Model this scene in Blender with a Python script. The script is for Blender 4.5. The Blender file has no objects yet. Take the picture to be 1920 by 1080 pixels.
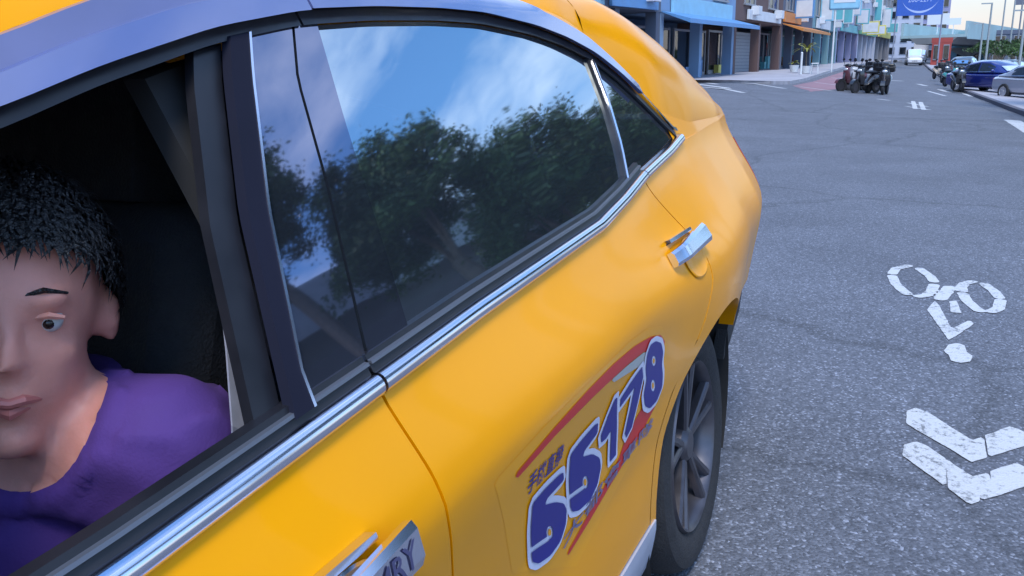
import bpy, bmesh, math, random
import numpy as np
from mathutils import Vector, Matrix, noise
rad = math.radians
SC = bpy.context.scene
COL = SC.collection
random.seed(7)

# ------------------------------------------------------------------ camera
CAM = np.array([-1.986, -1.330, 1.259]); FPX = 1599.8
def _rot(yaw, pitch, roll):
    cy, sy, cp, sp = math.cos(yaw), math.sin(yaw), math.cos(pitch), math.sin(pitch)
    f = np.array([cy*cp, -sy*cp, -sp]); up = np.array([0, 0, 1.])
    r = np.cross(f, up); r /= np.linalg.norm(r); u = np.cross(r, f)
    c, s = math.cos(roll), math.sin(roll)
    return f, c*r + s*u, -s*r + c*u
CF, CR, CU = _rot(-.443, .252, -.019)
cd = bpy.data.cameras.new('camera'); cam = bpy.data.objects.new('camera', cd); COL.objects.link(cam)
m = Matrix(((CR[0], CU[0], -CF[0], CAM[0]), (CR[1], CU[1], -CF[1], CAM[1]), (CR[2], CU[2], -CF[2], CAM[2]), (0, 0, 0, 1)))
cam.matrix_world = m
cd.sensor_width = 36; cd.lens = FPX/1920*36; cd.clip_start = .02; cd.clip_end = 3000
SC.camera = cam
SC.view_settings.view_transform = 'Standard'; SC.view_settings.look = 'None'
SC.view_settings.exposure = 0.56; SC.view_settings.gamma = 1; SC.view_settings.use_curve_mapping = False

# ------------------------------------------------------------------ world
SUN_EL, SUN_AZ = rad(60), rad(-160)          # azimuth measured from +X towards +Y
W = bpy.data.worlds.new('World'); SC.world = W; W.use_nodes = True
nt = W.node_tree; N = nt.nodes; L = nt.links
for n in list(N): N.remove(n)
def nd(t, **k):
    n = N.new(t)
    for a, b in k.items(): setattr(n, a, b)
    return n
wo = nd('ShaderNodeOutputWorld'); bg = nd('ShaderNodeBackground'); L.new(bg.outputs[0], wo.inputs[0])
sky = nd('ShaderNodeTexSky', sky_type='NISHITA', sun_disc=False, sun_elevation=SUN_EL, sun_rotation=rad(90) - SUN_AZ)
sky.air_density = 1.2; sky.dust_density = 1.0; sky.ozone_density = 3.0
tc = nd('ShaderNodeTexCoord'); mp = nd('ShaderNodeMapping'); mp.inputs['Scale'].default_value = (1.0, 1.0, 2.6)
mp.inputs['Rotation'].default_value = (.3, .5, .2)
L.new(tc.outputs['Generated'], mp.inputs[0])
n1 = nd('ShaderNodeTexNoise'); n1.inputs['Scale'].default_value = 2.6; n1.inputs['Detail'].default_value = 8; n1.inputs['Roughness'].default_value = .6
n1.inputs['Distortion'].default_value = .5
L.new(mp.outputs[0], n1.inputs['Vector'])
r1 = nd('ShaderNodeValToRGB'); r1.color_ramp.elements[0].position = .46; r1.color_ramp.elements[1].position = .74
L.new(n1.outputs['Fac'], r1.inputs[0])
sx = nd('ShaderNodeSeparateXYZ'); L.new(tc.outputs['Generated'], sx.inputs[0])
mr = nd('ShaderNodeMapRange'); mr.inputs['From Min'].default_value = .02; mr.inputs['From Max'].default_value = .20
mr.inputs['To Min'].default_value = 1; mr.inputs['To Max'].default_value = 0; L.new(sx.outputs['Z'], mr.inputs['Value'])
mx1 = nd('ShaderNodeMix', data_type='RGBA'); mx1.inputs['B'].default_value = (8.2, 9.4, 11.4, 1)
mul = nd('ShaderNodeMath', operation='MULTIPLY'); mul.inputs[1].default_value = .8
L.new(r1.outputs[0], mul.inputs[0]); L.new(mul.outputs[0], mx1.inputs['Factor']); tint = nd('ShaderNodeMix', data_type='RGBA', blend_type='MULTIPLY'); tint.inputs['Factor'].default_value = 1; tint.inputs['B'].default_value = (.84, 1.30, 1.72, 1)
L.new(sky.outputs[0], tint.inputs['A']); L.new(tint.outputs['Result'], mx1.inputs['A'])
mx2 = nd('ShaderNodeMix', data_type='RGBA'); mx2.inputs['B'].default_value = (4.9, 4.5, 4.25, 1)
L.new(mr.outputs[0], mx2.inputs['Factor']); L.new(mx1.outputs['Result'], mx2.inputs['A'])
L.new(mx2.outputs['Result'], bg.inputs['Color']); bg.inputs['Strength'].default_value = .13

sd = bpy.data.lights.new('sun', 'SUN'); sun = bpy.data.objects.new('sun', sd); COL.objects.link(sun)
sd.energy = 2.1; sd.angle = rad(16); sd.color = (1, .95, .88)
dv = Vector((math.cos(SUN_EL)*math.cos(SUN_AZ), math.cos(SUN_EL)*math.sin(SUN_AZ), math.sin(SUN_EL)))
sun.rotation_euler = dv.to_track_quat('Z', 'Y').to_euler(); sun.location = dv*50

# ------------------------------------------------------------------ helpers
def ray(U, V): return CF + CR*(U - 960)/FPX - CU*(V - 540)/FPX
def sstep(a, b, x):
    t = min(1, max(0, (x - a)/(b - a))); return t*t*(3 - 2*t)
def gz(x, Y):
    s = sstep(9, 29, x); lat = -(Y + 1.33 - .029*(x + 2))
    return s*min(.45, max(-.85, -.085*lat)) + .012*max(0, x - 45)
def hitg(U, V, lift=0):
    d = ray(U, V); t = .5
    while t < 500:
        X = CAM + d*t
        if X[2] < gz(X[0], X[1]) + lift: return X
        t *= 1.004
    return X
def at(U, D):            # ground point at horizontal distance D in the direction of column U
    d = ray(U, 113); h = math.hypot(d[0], d[1])
    x, y = CAM[0] + d[0]/h*D, CAM[1] + d[1]/h*D
    return x, y, gz(x, y)

MATS = {}
def mat(name, col, rough=.5, metal=0, var=0, vscale=8, bump=0, bscale=60, coat=0, spec=.5, emit=None):
    if name in MATS: return MATS[name]
    M = bpy.data.materials.new(name); M.use_nodes = True; t = M.node_tree; b = t.nodes['Principled BSDF']
    b.inputs['Base Color'].default_value = (*col, 1); b.inputs['Roughness'].default_value = rough
    b.inputs['Metallic'].default_value = metal; b.inputs['Coat Weight'].default_value = coat
    b.inputs['Coat Roughness'].default_value = .04; b.inputs['Specular IOR Level'].default_value = spec
    co = t.nodes.new('ShaderNodeTexCoord')
    if var:
        n = t.nodes.new('ShaderNodeTexNoise'); n.inputs['Scale'].default_value = vscale; n.inputs['Detail'].default_value = 6
        t.links.new(co.outputs['Object'], n.inputs['Vector'])
        r = t.nodes.new('ShaderNodeMapRange'); r.inputs['From Min'].default_value = .3; r.inputs['From Max'].default_value = .7
        r.inputs['To Min'].default_value = 1 - var; r.inputs['To Max'].default_value = 1 + var
        t.links.new(n.outputs['Fac'], r.inputs['Value'])
        v = t.nodes.new('ShaderNodeVectorMath'); v.operation = 'SCALE'; v.inputs[0].default_value = col
        t.links.new(r.outputs[0], v.inputs['Scale']); t.links.new(v.outputs[0], b.inputs['Base Color'])
        rr = t.nodes.new('ShaderNodeMapRange'); rr.inputs['From Min'].default_value = .3; rr.inputs['From Max'].default_value = .7
        rr.inputs['To Min'].default_value = max(0, rough*(1 - var)); rr.inputs['To Max'].default_value = min(1, rough*(1 + var))
        t.links.new(n.outputs['Fac'], rr.inputs['Value']); t.links.new(rr.outputs[0], b.inputs['Roughness'])
    if bump:
        n = t.nodes.new('ShaderNodeTexNoise'); n.inputs['Scale'].default_value = bscale; n.inputs['Detail'].default_value = 3
        t.links.new(co.outputs['Object'], n.inputs['Vector'])
        bp = t.nodes.new('ShaderNodeBump'); bp.inputs['Strength'].default_value = bump; bp.inputs['Distance'].default_value = .01
        t.links.new(n.outputs['Fac'], bp.inputs['Height']); t.links.new(bp.outputs[0], b.inputs['Normal'])
    if emit:
        b.inputs['Emission Color'].default_value = (*col, 1); b.inputs['Emission Strength'].default_value = emit
    MATS[name] = M; return M

YEL = mat('yellow_paint', (.87, .34, .0), .24, var=.05, vscale=3, coat=.12, spec=.35)
YEL.node_tree.nodes['Principled BSDF'].inputs['Specular Tint'].default_value = (1, .62, .02, 1)
YEL.node_tree.nodes['Principled BSDF'].inputs['Coat Tint'].default_value = (1, .9, .6, 1)
YFILM = mat('yellow_film', (.87, .347, .0), .26, spec=.3)
CHROME = mat('chrome', (.80, .80, .88), .16, 1, var=.05, vscale=10)
BLK = mat('black_trim', (.012, .012, .016), .35, var=.2, vscale=20)
RUB = mat('rubber', (.02, .02, .023), .75, var=.2, vscale=30, bump=.3, bscale=200)
VIS = mat('smoked_visor', (.10, .12, .28), .13, var=.1, vscale=6, coat=1, spec=1)
INT = mat('cabin_dark', (.018, .018, .02), .85, var=.25, vscale=12)
SEATM = mat('seat_fabric', (.022, .022, .026), .85, var=.2, vscale=40, bump=.4, bscale=300)
ALLOY = mat('alloy_dark', (.10, .095, .11), .35, .7, var=.15, vscale=20)
NAVY = mat('navy_print', (.012, .012, .22), .4)
WPR = mat('white_print', (.66, .66, .80), .45)
RPR = mat('red_print', (.62, .02, .015), .4)

def glass(name, tint, refl, tr, dust_haze=.028):
    M = bpy.data.materials.new(name); M.use_nodes = True; t = M.node_tree; o = t.nodes['Material Output']
    t.nodes.remove(t.nodes['Principled BSDF'])
    g = t.nodes.new('ShaderNodeBsdfGlossy'); g.inputs['Roughness'].default_value = .028; g.inputs['Color'].default_value = (*tint, 1)
    a = t.nodes.new('ShaderNodeBsdfTransparent'); a.inputs['Color'].default_value = (*tr, 1)
    fr = t.nodes.new('ShaderNodeFresnel'); fr.inputs['IOR'].default_value = refl
    mx = t.nodes.new('ShaderNodeMixShader'); t.links.new(fr.outputs[0], mx.inputs[0])
    t.links.new(a.outputs[0], mx.inputs[1]); t.links.new(g.outputs[0], mx.inputs[2]); df = t.nodes.new('ShaderNodeBsdfDiffuse'); df.inputs['Color'].default_value = (.36, .45, .6, 1); m2 = t.nodes.new('ShaderNodeMixShader'); m2.inputs[0].default_value = dust_haze  # bluish dust film, mixed in to paint a haze over the reflections
    t.links.new(mx.outputs[0], m2.inputs[1]); t.links.new(df.outputs[0], m2.inputs[2]); t.links.new(m2.outputs[0], o.inputs['Surface'])
    nz = t.nodes.new('ShaderNodeTexNoise'); nz.inputs['Scale'].default_value = 3; co = t.nodes.new('ShaderNodeTexCoord')
    t.links.new(co.outputs['Object'], nz.inputs['Vector'])
    bp = t.nodes.new('ShaderNodeBump'); bp.inputs['Strength'].default_value = .07; bp.inputs['Distance'].default_value = .02
    t.links.new(nz.outputs['Fac'], bp.inputs['Height']); t.links.new(bp.outputs[0], g.inputs['Normal'])
    MATS[name] = M; return M
GLS = glass('tinted_glass', (.88, .97, 1.0), 9.0, (.10, .11, .13))
GLS_far = glass('tinted_glass_far', (.88, .97, 1.0), 1.6, (.45, .47, .5))
GLW = glass('clear_glass', (.9, .95, 1), 1.5, (.75, .8, .8))
GLD = glass('shop_glass', (.9, .95, 1), 1.9, (.08, .09, .1))
# gloss black pillar cover reflects like the glass but lets nothing through
PIL = glass('gloss_pillar', (.82, .80, 1.0), 4.2, (0, 0, 0))

def link(name, me, parent=None, material=None):
    o = bpy.data.objects.new(name, me); COL.objects.link(o)
    if parent is not None: o.parent = parent
    if material is not None: me.materials.append(material)
    return o
def tag(o, label=None, cat=None, group=None, kind=None):
    if label: o['label'] = label
    if cat: o['category'] = cat
    if group: o['group'] = group
    if kind: o['kind'] = kind
    return o
def empty(name, loc, rz=0, **k):
    o = bpy.data.objects.new(name, None); COL.objects.link(o); o.location = loc; o.rotation_euler = (0, 0, rz); o.empty_display_size = .2
    return tag(o, **k)
def me_from(V, F, name='m', smooth=True, ang=35):
    me = bpy.data.meshes.new(name); me.from_pydata([tuple(map(float, v)) for v in V], [], F); me.validate()
    if smooth:
        me.polygons.foreach_set('use_smooth', [True]*len(me.polygons)); me.set_sharp_from_angle(angle=rad(ang))
    me.update(); return me
class MB:
    def __init__(s): s.V = []; s.F = []
    def add(s, V, F):
        b = len(s.V); s.V += [tuple(v) for v in V]; s.F += [tuple(i + b for i in f) for f in F]; return s
    def box(s, c, h, R=None):
        V = [Vector((sx*h[0], sy*h[1], sz*h[2])) for sx in (-1, 1) for sy in (-1, 1) for sz in (-1, 1)]
        if R is not None: V = [R @ v for v in V]
        V = [v + Vector(c) for v in V]
        return s.add(V, [(0, 1, 3, 2), (4, 6, 7, 5), (0, 4, 5, 1), (2, 3, 7, 6), (0, 2, 6, 4), (1, 5, 7, 3)])
    def tube(s, pts, r, n=8, caps=True):
        pts = [Vector(p) for p in pts]; R = r if isinstance(r, (list, tuple)) else [r]*len(pts)
        V = []; F = []
        for i, p in enumerate(pts):
            d = (pts[min(i+1, len(pts)-1)] - pts[max(i-1, 0)]).normalized()
            a = d.orthogonal().normalized() if abs(d.z) > .95 else d.cross(Vector((0, 0, 1))).normalized()
            b = d.cross(a)
            for k in range(n):
                t = 2*math.pi*k/n; V.append(p + (a*math.cos(t) + b*math.sin(t))*R[i])
        for i in range(len(pts)-1):
            for k in range(n):
                F.append((i*n+k, i*n+(k+1) % n, (i+1)*n+(k+1) % n, (i+1)*n+k))
        if caps: F += [tuple(range(n))[::-1], tuple((len(pts)-1)*n + k for k in range(n))]
        return s.add(V, F)
    def lathe(s, prof, c=(0, 0, 0), axis='y', n=32, closed=False):   # prof: (radius, along)
        V = []; F = []
        for i, (r, h) in enumerate(prof):
            for k in range(n):
                t = 2*math.pi*k/n; a, b = r*math.cos(t), r*math.sin(t)
                p = (a, h, b) if axis == 'y' else ((a, b, h) if axis == 'z' else (h, a, b))
                V.append((p[0]+c[0], p[1]+c[1], p[2]+c[2]))
        m_ = len(prof)
        for i in range(m_ if closed else m_-1):
            j = (i+1) % m_
            for k in range(n): F.append((i*n+k, i*n+(k+1) % n, j*n+(k+1) % n, j*n+k))
        return s.add(V, F)
    def ball(s, c, r, n=12, m=8):
        r = (r, r, r) if not isinstance(r, (tuple, list)) else r
        V = []; F = []
        for i in range(m+1):
            ph = math.pi*i/m
            for k in range(n):
                t = 2*math.pi*k/n
                V.append((c[0]+r[0]*math.sin(ph)*math.cos(t), c[1]+r[1]*math.sin(ph)*math.sin(t), c[2]+r[2]*math.cos(ph)))
        for i in range(m):
            for k in range(n): F.append((i*n+k, i*n+(k+1) % n, (i+1)*n+(k+1) % n, (i+1)*n+k))
        return s.add(V, F)
    def build(s, name, material, parent=None, smooth=True, bevel=0, ang=35):
        o = link(name, me_from(s.V, s.F, name, smooth, ang), parent, material)
        if bevel:
            b = o.modifiers.new('bevel', 'BEVEL'); b.width = bevel; b.segments = 2; b.limit_method = 'ANGLE'
        return o
def copy_tree(o, parent=None, depth=0):
    c = o.copy(); COL.objects.link(c); c.parent = parent
    for ch in list(o.children): copy_tree(ch, c, depth+1)
    return c

# 2-D shapes to meshes -------------------------------------------------------
def sd_poly(P):
    P = np.array(P, float)
    def f(X, Y):
        d = np.full(X.shape, 1e9); s = np.ones(X.shape)
        n = len(P)
        for i in range(n):
            a = P[i]; b = P[i-1]; e = b - a; wx, wy = X-a[0], Y-a[1]
            t = np.clip((wx*e[0] + wy*e[1])/(e@e + 1e-12), 0, 1)
            d = np.minimum(d, (wx-e[0]*t)**2 + (wy-e[1]*t)**2)
            c1 = Y >= a[1]; c2 = Y < b[1]; c3 = e[0]*wy > e[1]*wx
            fl = (c1 & c2 & c3) | (~c1 & ~c2 & ~c3); s = np.where(fl, -s, s)
        return s*np.sqrt(d)
    return f
def sd_stroke(P, w):
    P = np.array(P, float)
    def f(X, Y):
        d = np.full(X.shape, 1e9)
        for a, b in zip(P[:-1], P[1:]):
            e = b - a; wx, wy = X-a[0], Y-a[1]; t = np.clip((wx*e[0]+wy*e[1])/(e@e+1e-12), 0, 1)
            d = np.minimum(d, (wx-e[0]*t)**2 + (wy-e[1]*t)**2)
        return np.sqrt(d) - w/2
    return f
def union(*fs): return lambda X, Y: np.minimum.reduce([f(X, Y) for f in fs])
def sdf_mesh(f, bb, nx, ny, mapf):
    xs = np.linspace(bb[0], bb[2], nx+1); ys = np.linspace(bb[1], bb[3], ny+1)
    X, Y = np.meshgrid(xs, ys, indexing='ij'); D = f(X, Y)
    V = []; F = []; idx = {}
    def vert(key, p):
        if key not in idx: idx[key] = len(V); V.append(mapf(*p))
        return idx[key]
    for i in range(nx):
        for j in range(ny):
            c = [(i, j), (i+1, j), (i+1, j+1), (i, j+1)]; d = [D[a] for a in c]
            if min(d) > 0: continue
            poly = []
            for k in range(4):
                a, b = c[k], c[(k+1) % 4]; da, db = d[k], d[(k+1) % 4]
                if da <= 0: poly.append(vert(a, (X[a], Y[a])))
                if (da <= 0) != (db <= 0):
                    t = da/(da-db); key = (a, b) if a < b else (b, a)
                    poly.append(vert(key, (X[a]+(X[b]-X[a])*t, Y[a]+(Y[b]-Y[a])*t)))
            if len(poly) >= 3: F.append(tuple(poly))
    return V, F

# ================================================================== GROUND
def ground_grid(xs, ys, lift=0):
    V = [(x, y, gz(x, y)+lift) for x in xs for y in ys]; n = len(ys)
    return V, [(i*n+j, (i+1)*n+j, (i+1)*n+j+1, i*n+j+1) for i in range(len(xs)-1) for j in range(n-1)]
xs = sorted(set([-80, -40, -20, -10, -5] + list(np.arange(0, 60, 1.5)) + list(np.arange(60, 200, 6)) + [220, 260, 320, 420, 700, 1500]))
ys = sorted(set([-1200, -500, -250, -120, -60, -40] + list(np.arange(-30, 30, 1.5)) + [30, 40, 60, 120, 250, 500, 1200]))
def asphalt():
    M = bpy.data.materials.new('asphalt'); M.use_nodes = True; t = M.node_tree; b = t.nodes['Principled BSDF']; Ln = t.links
    co = t.nodes.new('ShaderNodeTexCoord')
    def noise_(sc, det=4, ro=.6):
        n = t.nodes.new('ShaderNodeTexNoise'); n.inputs['Scale'].default_value = sc; n.inputs['Detail'].default_value = det; n.inputs['Roughness'].default_value = ro
        Ln.new(co.outputs['Object'], n.inputs['Vector']); return n.outputs['Fac']
    def ramp(src, pts):
        r = t.nodes.new('ShaderNodeValToRGB'); el = r.color_ramp.elements
        while len(el) < len(pts): el.new(.5)
        for e, (p, c) in zip(el, pts): e.position = p; e.color = (c[0], c[1], c[2], 1)
        Ln.new(src, r.inputs[0]); return r.outputs[0]
    def mixc(mode, a, b_, fac=1):
        m_ = t.nodes.new('ShaderNodeMix'); m_.data_type = 'RGBA'; m_.blend_type = mode; m_.inputs['Factor'].default_value = fac
        Ln.new(a, m_.inputs['A']); Ln.new(b_, m_.inputs['B']); return m_.outputs['Result']
    v = t.nodes.new('ShaderNodeTexVoronoi'); v.inputs['Scale'].default_value = 125; v.inputs['Randomness'].default_value = 1
    Ln.new(co.outputs['Object'], v.inputs['Vector'])
    stone = t.nodes.new('ShaderNodeSeparateColor'); Ln.new(v.outputs['Color'], stone.inputs[0])
    g = lambda x: (x*.98, x*1.0, x*1.06)
    c1 = ramp(stone.outputs[0], [(0, g(.10)), (.4, g(.14)), (.8, g(.18)), (.93, g(.26)), (1, g(.40))])
    c2 = ramp(noise_(28, 4, .7), [(.3, g(.62)), (.7, g(1.0))])
    c3 = ramp(noise_(.9, 5, .6), [(.35, g(.78)), (.65, g(1.0))])
    crack = t.nodes.new('ShaderNodeTexVoronoi'); crack.feature = 'DISTANCE_TO_EDGE'; crack.inputs['Scale'].default_value = .33
    dn = t.nodes.new('ShaderNodeTexNoise'); dn.inputs['Scale'].default_value = 2.5; dn.inputs['Detail'].default_value = 6; Ln.new(co.outputs['Object'], dn.inputs['Vector'])
    mxv = t.nodes.new('ShaderNodeMix'); mxv.data_type = 'VECTOR'; mxv.inputs['Factor'].default_value = .28
    Ln.new(co.outputs['Object'], mxv.inputs['A']); Ln.new(dn.outputs['Color'], mxv.inputs['B']); Ln.new(mxv.outputs['Result'], crack.inputs['Vector'])
    c4 = ramp(crack.outputs['Distance'], [(0, g(.55)), (.006, g(.7)), (.012, g(1))])
    c = mixc('MULTIPLY', mixc('MULTIPLY', mixc('MULTIPLY', c1, c2), c3), c4, .6)
    Ln.new(c, b.inputs['Base Color']); b.inputs['Roughness'].default_value = .78
    bp = t.nodes.new('ShaderNodeBump'); bp.inputs['Strength'].default_value = .7; bp.inputs['Distance'].default_value = .004
    ad = t.nodes.new('ShaderNodeMath'); ad.operation = 'SUBTRACT'; ad.inputs[0].default_value = 1; Ln.new(v.outputs['Distance'], ad.inputs[1])
    Ln.new(ad.outputs[0], bp.inputs['Height']); Ln.new(bp.outputs[0], b.inputs['Normal'])
    return M
V, F = ground_grid(xs, ys)
road = link('road', me_from(V, F, 'road', True, 180), None, asphalt()); tag(road, 'blue grey asphalt road surface with pale aggregate specks', kind='structure')

def world_noise(X, Y, s):
    return np.array([[noise.noise(Vector((float(a)*s, float(b)*s, 0))) for a, b in zip(r, q)] for r, q in zip(X, Y)])
PAINT = mat('road_paint', (.47, .48, .51), .7, bump=.5, bscale=150)
_t = PAINT.node_tree; _b = _t.nodes['Principled BSDF']; _co = _t.nodes.new('ShaderNodeTexCoord')
_n = _t.nodes.new('ShaderNodeTexNoise'); _n.inputs['Scale'].default_value = 42; _n.inputs['Detail'].default_value = 8; _n.inputs['Roughness'].default_value = .75
_m = _t.nodes.new('ShaderNodeTexNoise'); _m.inputs['Scale'].default_value = 5; _m.inputs['Detail'].default_value = 4
_a = _t.nodes.new('ShaderNodeMath'); _a.operation = 'MULTIPLY_ADD'; _a.inputs[1].default_value = .45
_r = _t.nodes.new('ShaderNodeValToRGB'); _r.color_ramp.elements[0].position = .58; _r.color_ramp.elements[0].color = (.17, .175, .185, 1); _r.color_ramp.elements[1].position = .70; _r.color_ramp.elements[1].color = (.50, .51, .54, 1)
for _q in (_n, _m): _t.links.new(_co.outputs['Object'], _q.inputs['Vector'])
_t.links.new(_m.outputs['Fac'], _a.inputs[0]); _t.links.new(_n.outputs['Fac'], _a.inputs[2]); _t.links.new(_a.outputs[0], _r.inputs[0]); _t.links.new(_r.outputs[0], _b.inputs['Base Color'])
def paint(name, f, bb, res, label, group=None, lift=.004, rough=.0035, material=None, cracks=()):
    nx = max(3, int((bb[2]-bb[0])/res)); ny = max(3, int((bb[3]-bb[1])/res))
    def g(X, Y):
        d = f(X, Y) + (world_noise(X, Y, 22)*rough if rough else 0)
        for a, b in cracks: d = np.maximum(d, -sd_stroke([a, b], .006)(X, Y))
        return d
    V, F = sdf_mesh(g, bb, nx, ny, lambda x, y: (x, y, gz(x, y)+lift))
    o = link(name, me_from(V, F, name, False), None, material or PAINT)
    tag(o, label, 'road marking', group); o['kind'] = 'thing'; return o
def G(p): X = hitg(*p); return (X[0], X[1])
def bbox(P, m_=.08):
    P = np.array(P); return (P[:, 0].min()-m_, P[:, 1].min()-m_, P[:, 0].max()+m_, P[:, 1].max()+m_)

ch1 = [G(p) for p in [(1700, 772), (1716, 767), (1738, 776), (1822, 828), (1893, 803), (1908, 808), (1945, 826), (1935, 835), (1822, 869), (1699, 796)]]
ch2 = [G(p) for p in [(1694, 838), (1716, 831), (1738, 838), (1822, 898), (1905, 871), (1918, 876), (1960, 900), (1945, 908), (1818, 949), (1692, 856)]]
paint('chevron_marking', sd_poly(ch1), bbox(ch1), .012, 'white chevron painted on the road, the upper of two, nearer the bicycle symbol', 'white chevrons painted on the road', cracks=[(G((1775, 790)), G((1777, 850))), (G((1846, 815)), G((1851, 865)))])
paint('chevron_marking', sd_poly(ch2), bbox(ch2), .012, 'white chevron painted on the road, the lower of two, cracked near its point', 'white chevrons painted on the road', cracks=[(G((1775, 860)), G((1777, 920))), (G((1828, 890)), G((1836, 945))), (G((1854, 880)), G((1857, 930)))])
bk = [([(1703, 500), (1680, 505), (1673, 514)], .058), ([(1673, 520), (1678, 533), (1690, 545), (1701, 553)], .058),
      ([(1724, 506), (1744, 519), (1751, 530)], .058), ([(1751, 536), (1747, 546), (1737, 555), (1722, 558)], .058),
      ([(1823, 530), (1808, 533), (1802, 541), (1804, 548)], .058), ([(1805, 553), (1812, 564), (1824, 576), (1836, 584)], .058),
      ([(1845, 535), (1864, 547), (1874, 560)], .058), ([(1876, 566), (1872, 580), (1858, 587)], .058),
      ([(1781, 541), (1763, 562)], .07)]
fs = [sd_stroke([G(p) for p in P], w) for P, w in bk]
polys = [[(1738, 583), (1752, 566), (1761, 574), (1768, 588), (1784, 618), (1817, 602), (1826, 608), (1822, 613), (1798, 628), (1778, 639)],
         [(1779, 568), (1793, 565), (1803, 589), (1783, 587)],
         [(1770, 658), (1778, 648), (1795, 645), (1808, 650), (1813, 663), (1823, 670), (1819, 681), (1800, 683), (1783, 678), (1778, 668), (1772, 664)]]
fs += [sd_poly([G(p) for p in P]) for P in polys]
allp = [G(p) for P, w in bk for p in P] + [G(p) for P in polys for p in P]
paint('bicycle_marking', union(*fs), bbox(allp, .15), .013, 'white bicycle and rider symbol painted on the road beside the taxi')

def strip(pa, pb, w, label, group='worn white dashes far down the road', name='road_dash', material=None, lift=.004):
    a, b = G(pa), G(pb)
    return paint(name, sd_stroke([a, b], w), bbox([a, b], w), max(.03, w/5), label, group, rough=.02, material=material, lift=lift)
MK = [((1655, 151), (1690, 152), .35, 'white stop mark on the road just in front of the parked scooters'),
      ((1722, 158), (1736, 161), .3, 'short white dash on the far road, highest in the lane'),
      ((1762, 168), (1779, 173), .28, 'short white dash on the far road close to the right kerb bend'),
      ((1740, 171), (1772, 180), .16, 'thin broken white line slanting across the far lane'),
      ((1808, 176), (1822, 181), .22, 'white dash along the right kerb beside the blue car, farther one'),
      ((1848, 189), (1864, 195), .2, 'white dash along the right kerb beside the blue car, nearer one'),
      ((1885, 198), (1906, 206), .2, 'long white dash by the right kerb below the blue car'),
      ((1648, 186), (1664, 188), .2, 'small faint white dash in the middle of the far lane'),
      ((1898, 226), (1940, 250), .35, 'broad white hatch line entering the road at the picture edge')]
for a, b, w, l in MK: strip(a, b, w, l)
# painted character of several strokes
ch = [((1702, 193), (1738, 200)), ((1700, 200), (1742, 206)), ((1712, 190), (1716, 204)), ((1726, 192), (1732, 206))]
P = [(G(a), G(b)) for a, b in ch]
paint('road_character', union(*[sd_stroke(list(p), .13) for p in P]), bbox([q for p in P for q in p], .2), .04, 'foreshortened white painted character in the far lane', rough=.02)
for i, (a, b) in enumerate([((1283, 150), (1345, 158)), ((1300, 157), (1366, 166)), ((1318, 164), (1392, 174)), ((1392, 156), (1470, 166)), ((1285, 173), (1318, 178))]):
    strip(a, b, .22, ['white bay line behind the taxi roof, topmost of the stripes', 'white bay line behind the taxi roof, second from the top', 'white bay line behind the taxi roof, longest and lowest', 'white bay line reaching from the stripes to the pavement corner', 'short white bay line just above the taxi trunk'][i], 'white parking bay lines behind the taxi', 'bay_line')
redp = [G(p) for p in [(1486, 161), (1588, 132), (1640, 141), (1622, 150), (1575, 167), (1520, 172)]]
REDP = mat('faded_red_paint', (.25, .14, .165), .8, var=.35, vscale=1.5)
paint('red_zone_marking', sd_poly(redp), bbox(redp, .3), .3, 'faded red painted no parking zone at the corner by the scooters', rough=.1, material=REDP)
for i, (a, b) in enumerate([((1500, 163), (1560, 171)), ((1530, 155), (1592, 163)), ((1560, 146), (1618, 153))]):
    strip(a, b, .14, ['pale line across the red zone, nearest', 'pale line across the red zone, middle one', 'pale line across the red zone, next to the scooters'][i], 'pale lines across the red zone', 'zone_line', lift=.008)

# pavements ---------------------------------------------------------------
PAV = mat('paving', (.33, .32, .36), .8, var=.15, vscale=.8, bump=.3, bscale=10)
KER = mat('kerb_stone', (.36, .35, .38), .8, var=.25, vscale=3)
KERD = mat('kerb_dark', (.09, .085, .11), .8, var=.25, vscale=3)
def resample(P, step):
    out = []
    for a, b in zip(P[:-1], P[1:]):
        a, b = np.array(a), np.array(b); n = max(1, int(np.linalg.norm(b-a)/step))
        out += [tuple(a+(b-a)*k/n) for k in range(n)]
    return out + [tuple(P[-1])]
def pavement(edge, inward, width, kerbmat, lab, lab2, h=.13):
    E_ = resample(edge, 2.); n = len(E_); nW = 8
    V = []; F = []
    for (x, y) in E_:
        for k in range(nW+1):
            X, Y = x + inward[0]*width*k/nW, y + inward[1]*width*k/nW
            V.append((X, Y, gz(X, Y)+h))
    for i in range(n-1):
        for k in range(nW): a = i*(nW+1)+k; F.append((a, a+1, a+nW+2, a+nW+1))
    o = link('pavement', me_from(V, F, 'pavement', True, 60), None, PAV); tag(o, lab, kind='structure')
    V = []; F = []
    for (x, y) in E_:
        ox, oy = -inward[0]*.16, -inward[1]*.16
        for dx, dz in ((1, -.02), (1, h+.006), (-.1, h+.006)):
            V.append((x+ox*dx, y+oy*dx, gz(x, y)+dz))
    for i in range(n-1):
        for k in range(2): a = i*3+k; F.append((a, a+1, a+4, a+3))
    k_ = link('kerb', me_from(V, F, 'kerb', False), None, kerbmat); tag(k_, lab2, kind='structure')
pavement([(151, 2.2), (110, 4.6), (86, 5.2), (60, 4.7), (38, 4.1), (36, 4.6), (37.5, 7), (41, 11), (44, 16), (46, 30)], (.5, .86), 16, KER, 'pale paved corner pavement in front of the shops', 'light kerb around the shop corner')
pavement([(17, -3.9), (22, -4.05), (26.8, -4.02), (32.2, -3.8), (44.4, -3.3), (56, -2.8), (75, -2.4), (94, -1.9), (151, -.9)], (0, -1), 7, KERD, 'pavement strip beyond the right kerb', 'dark kerb curving along the right side of the road')

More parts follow.
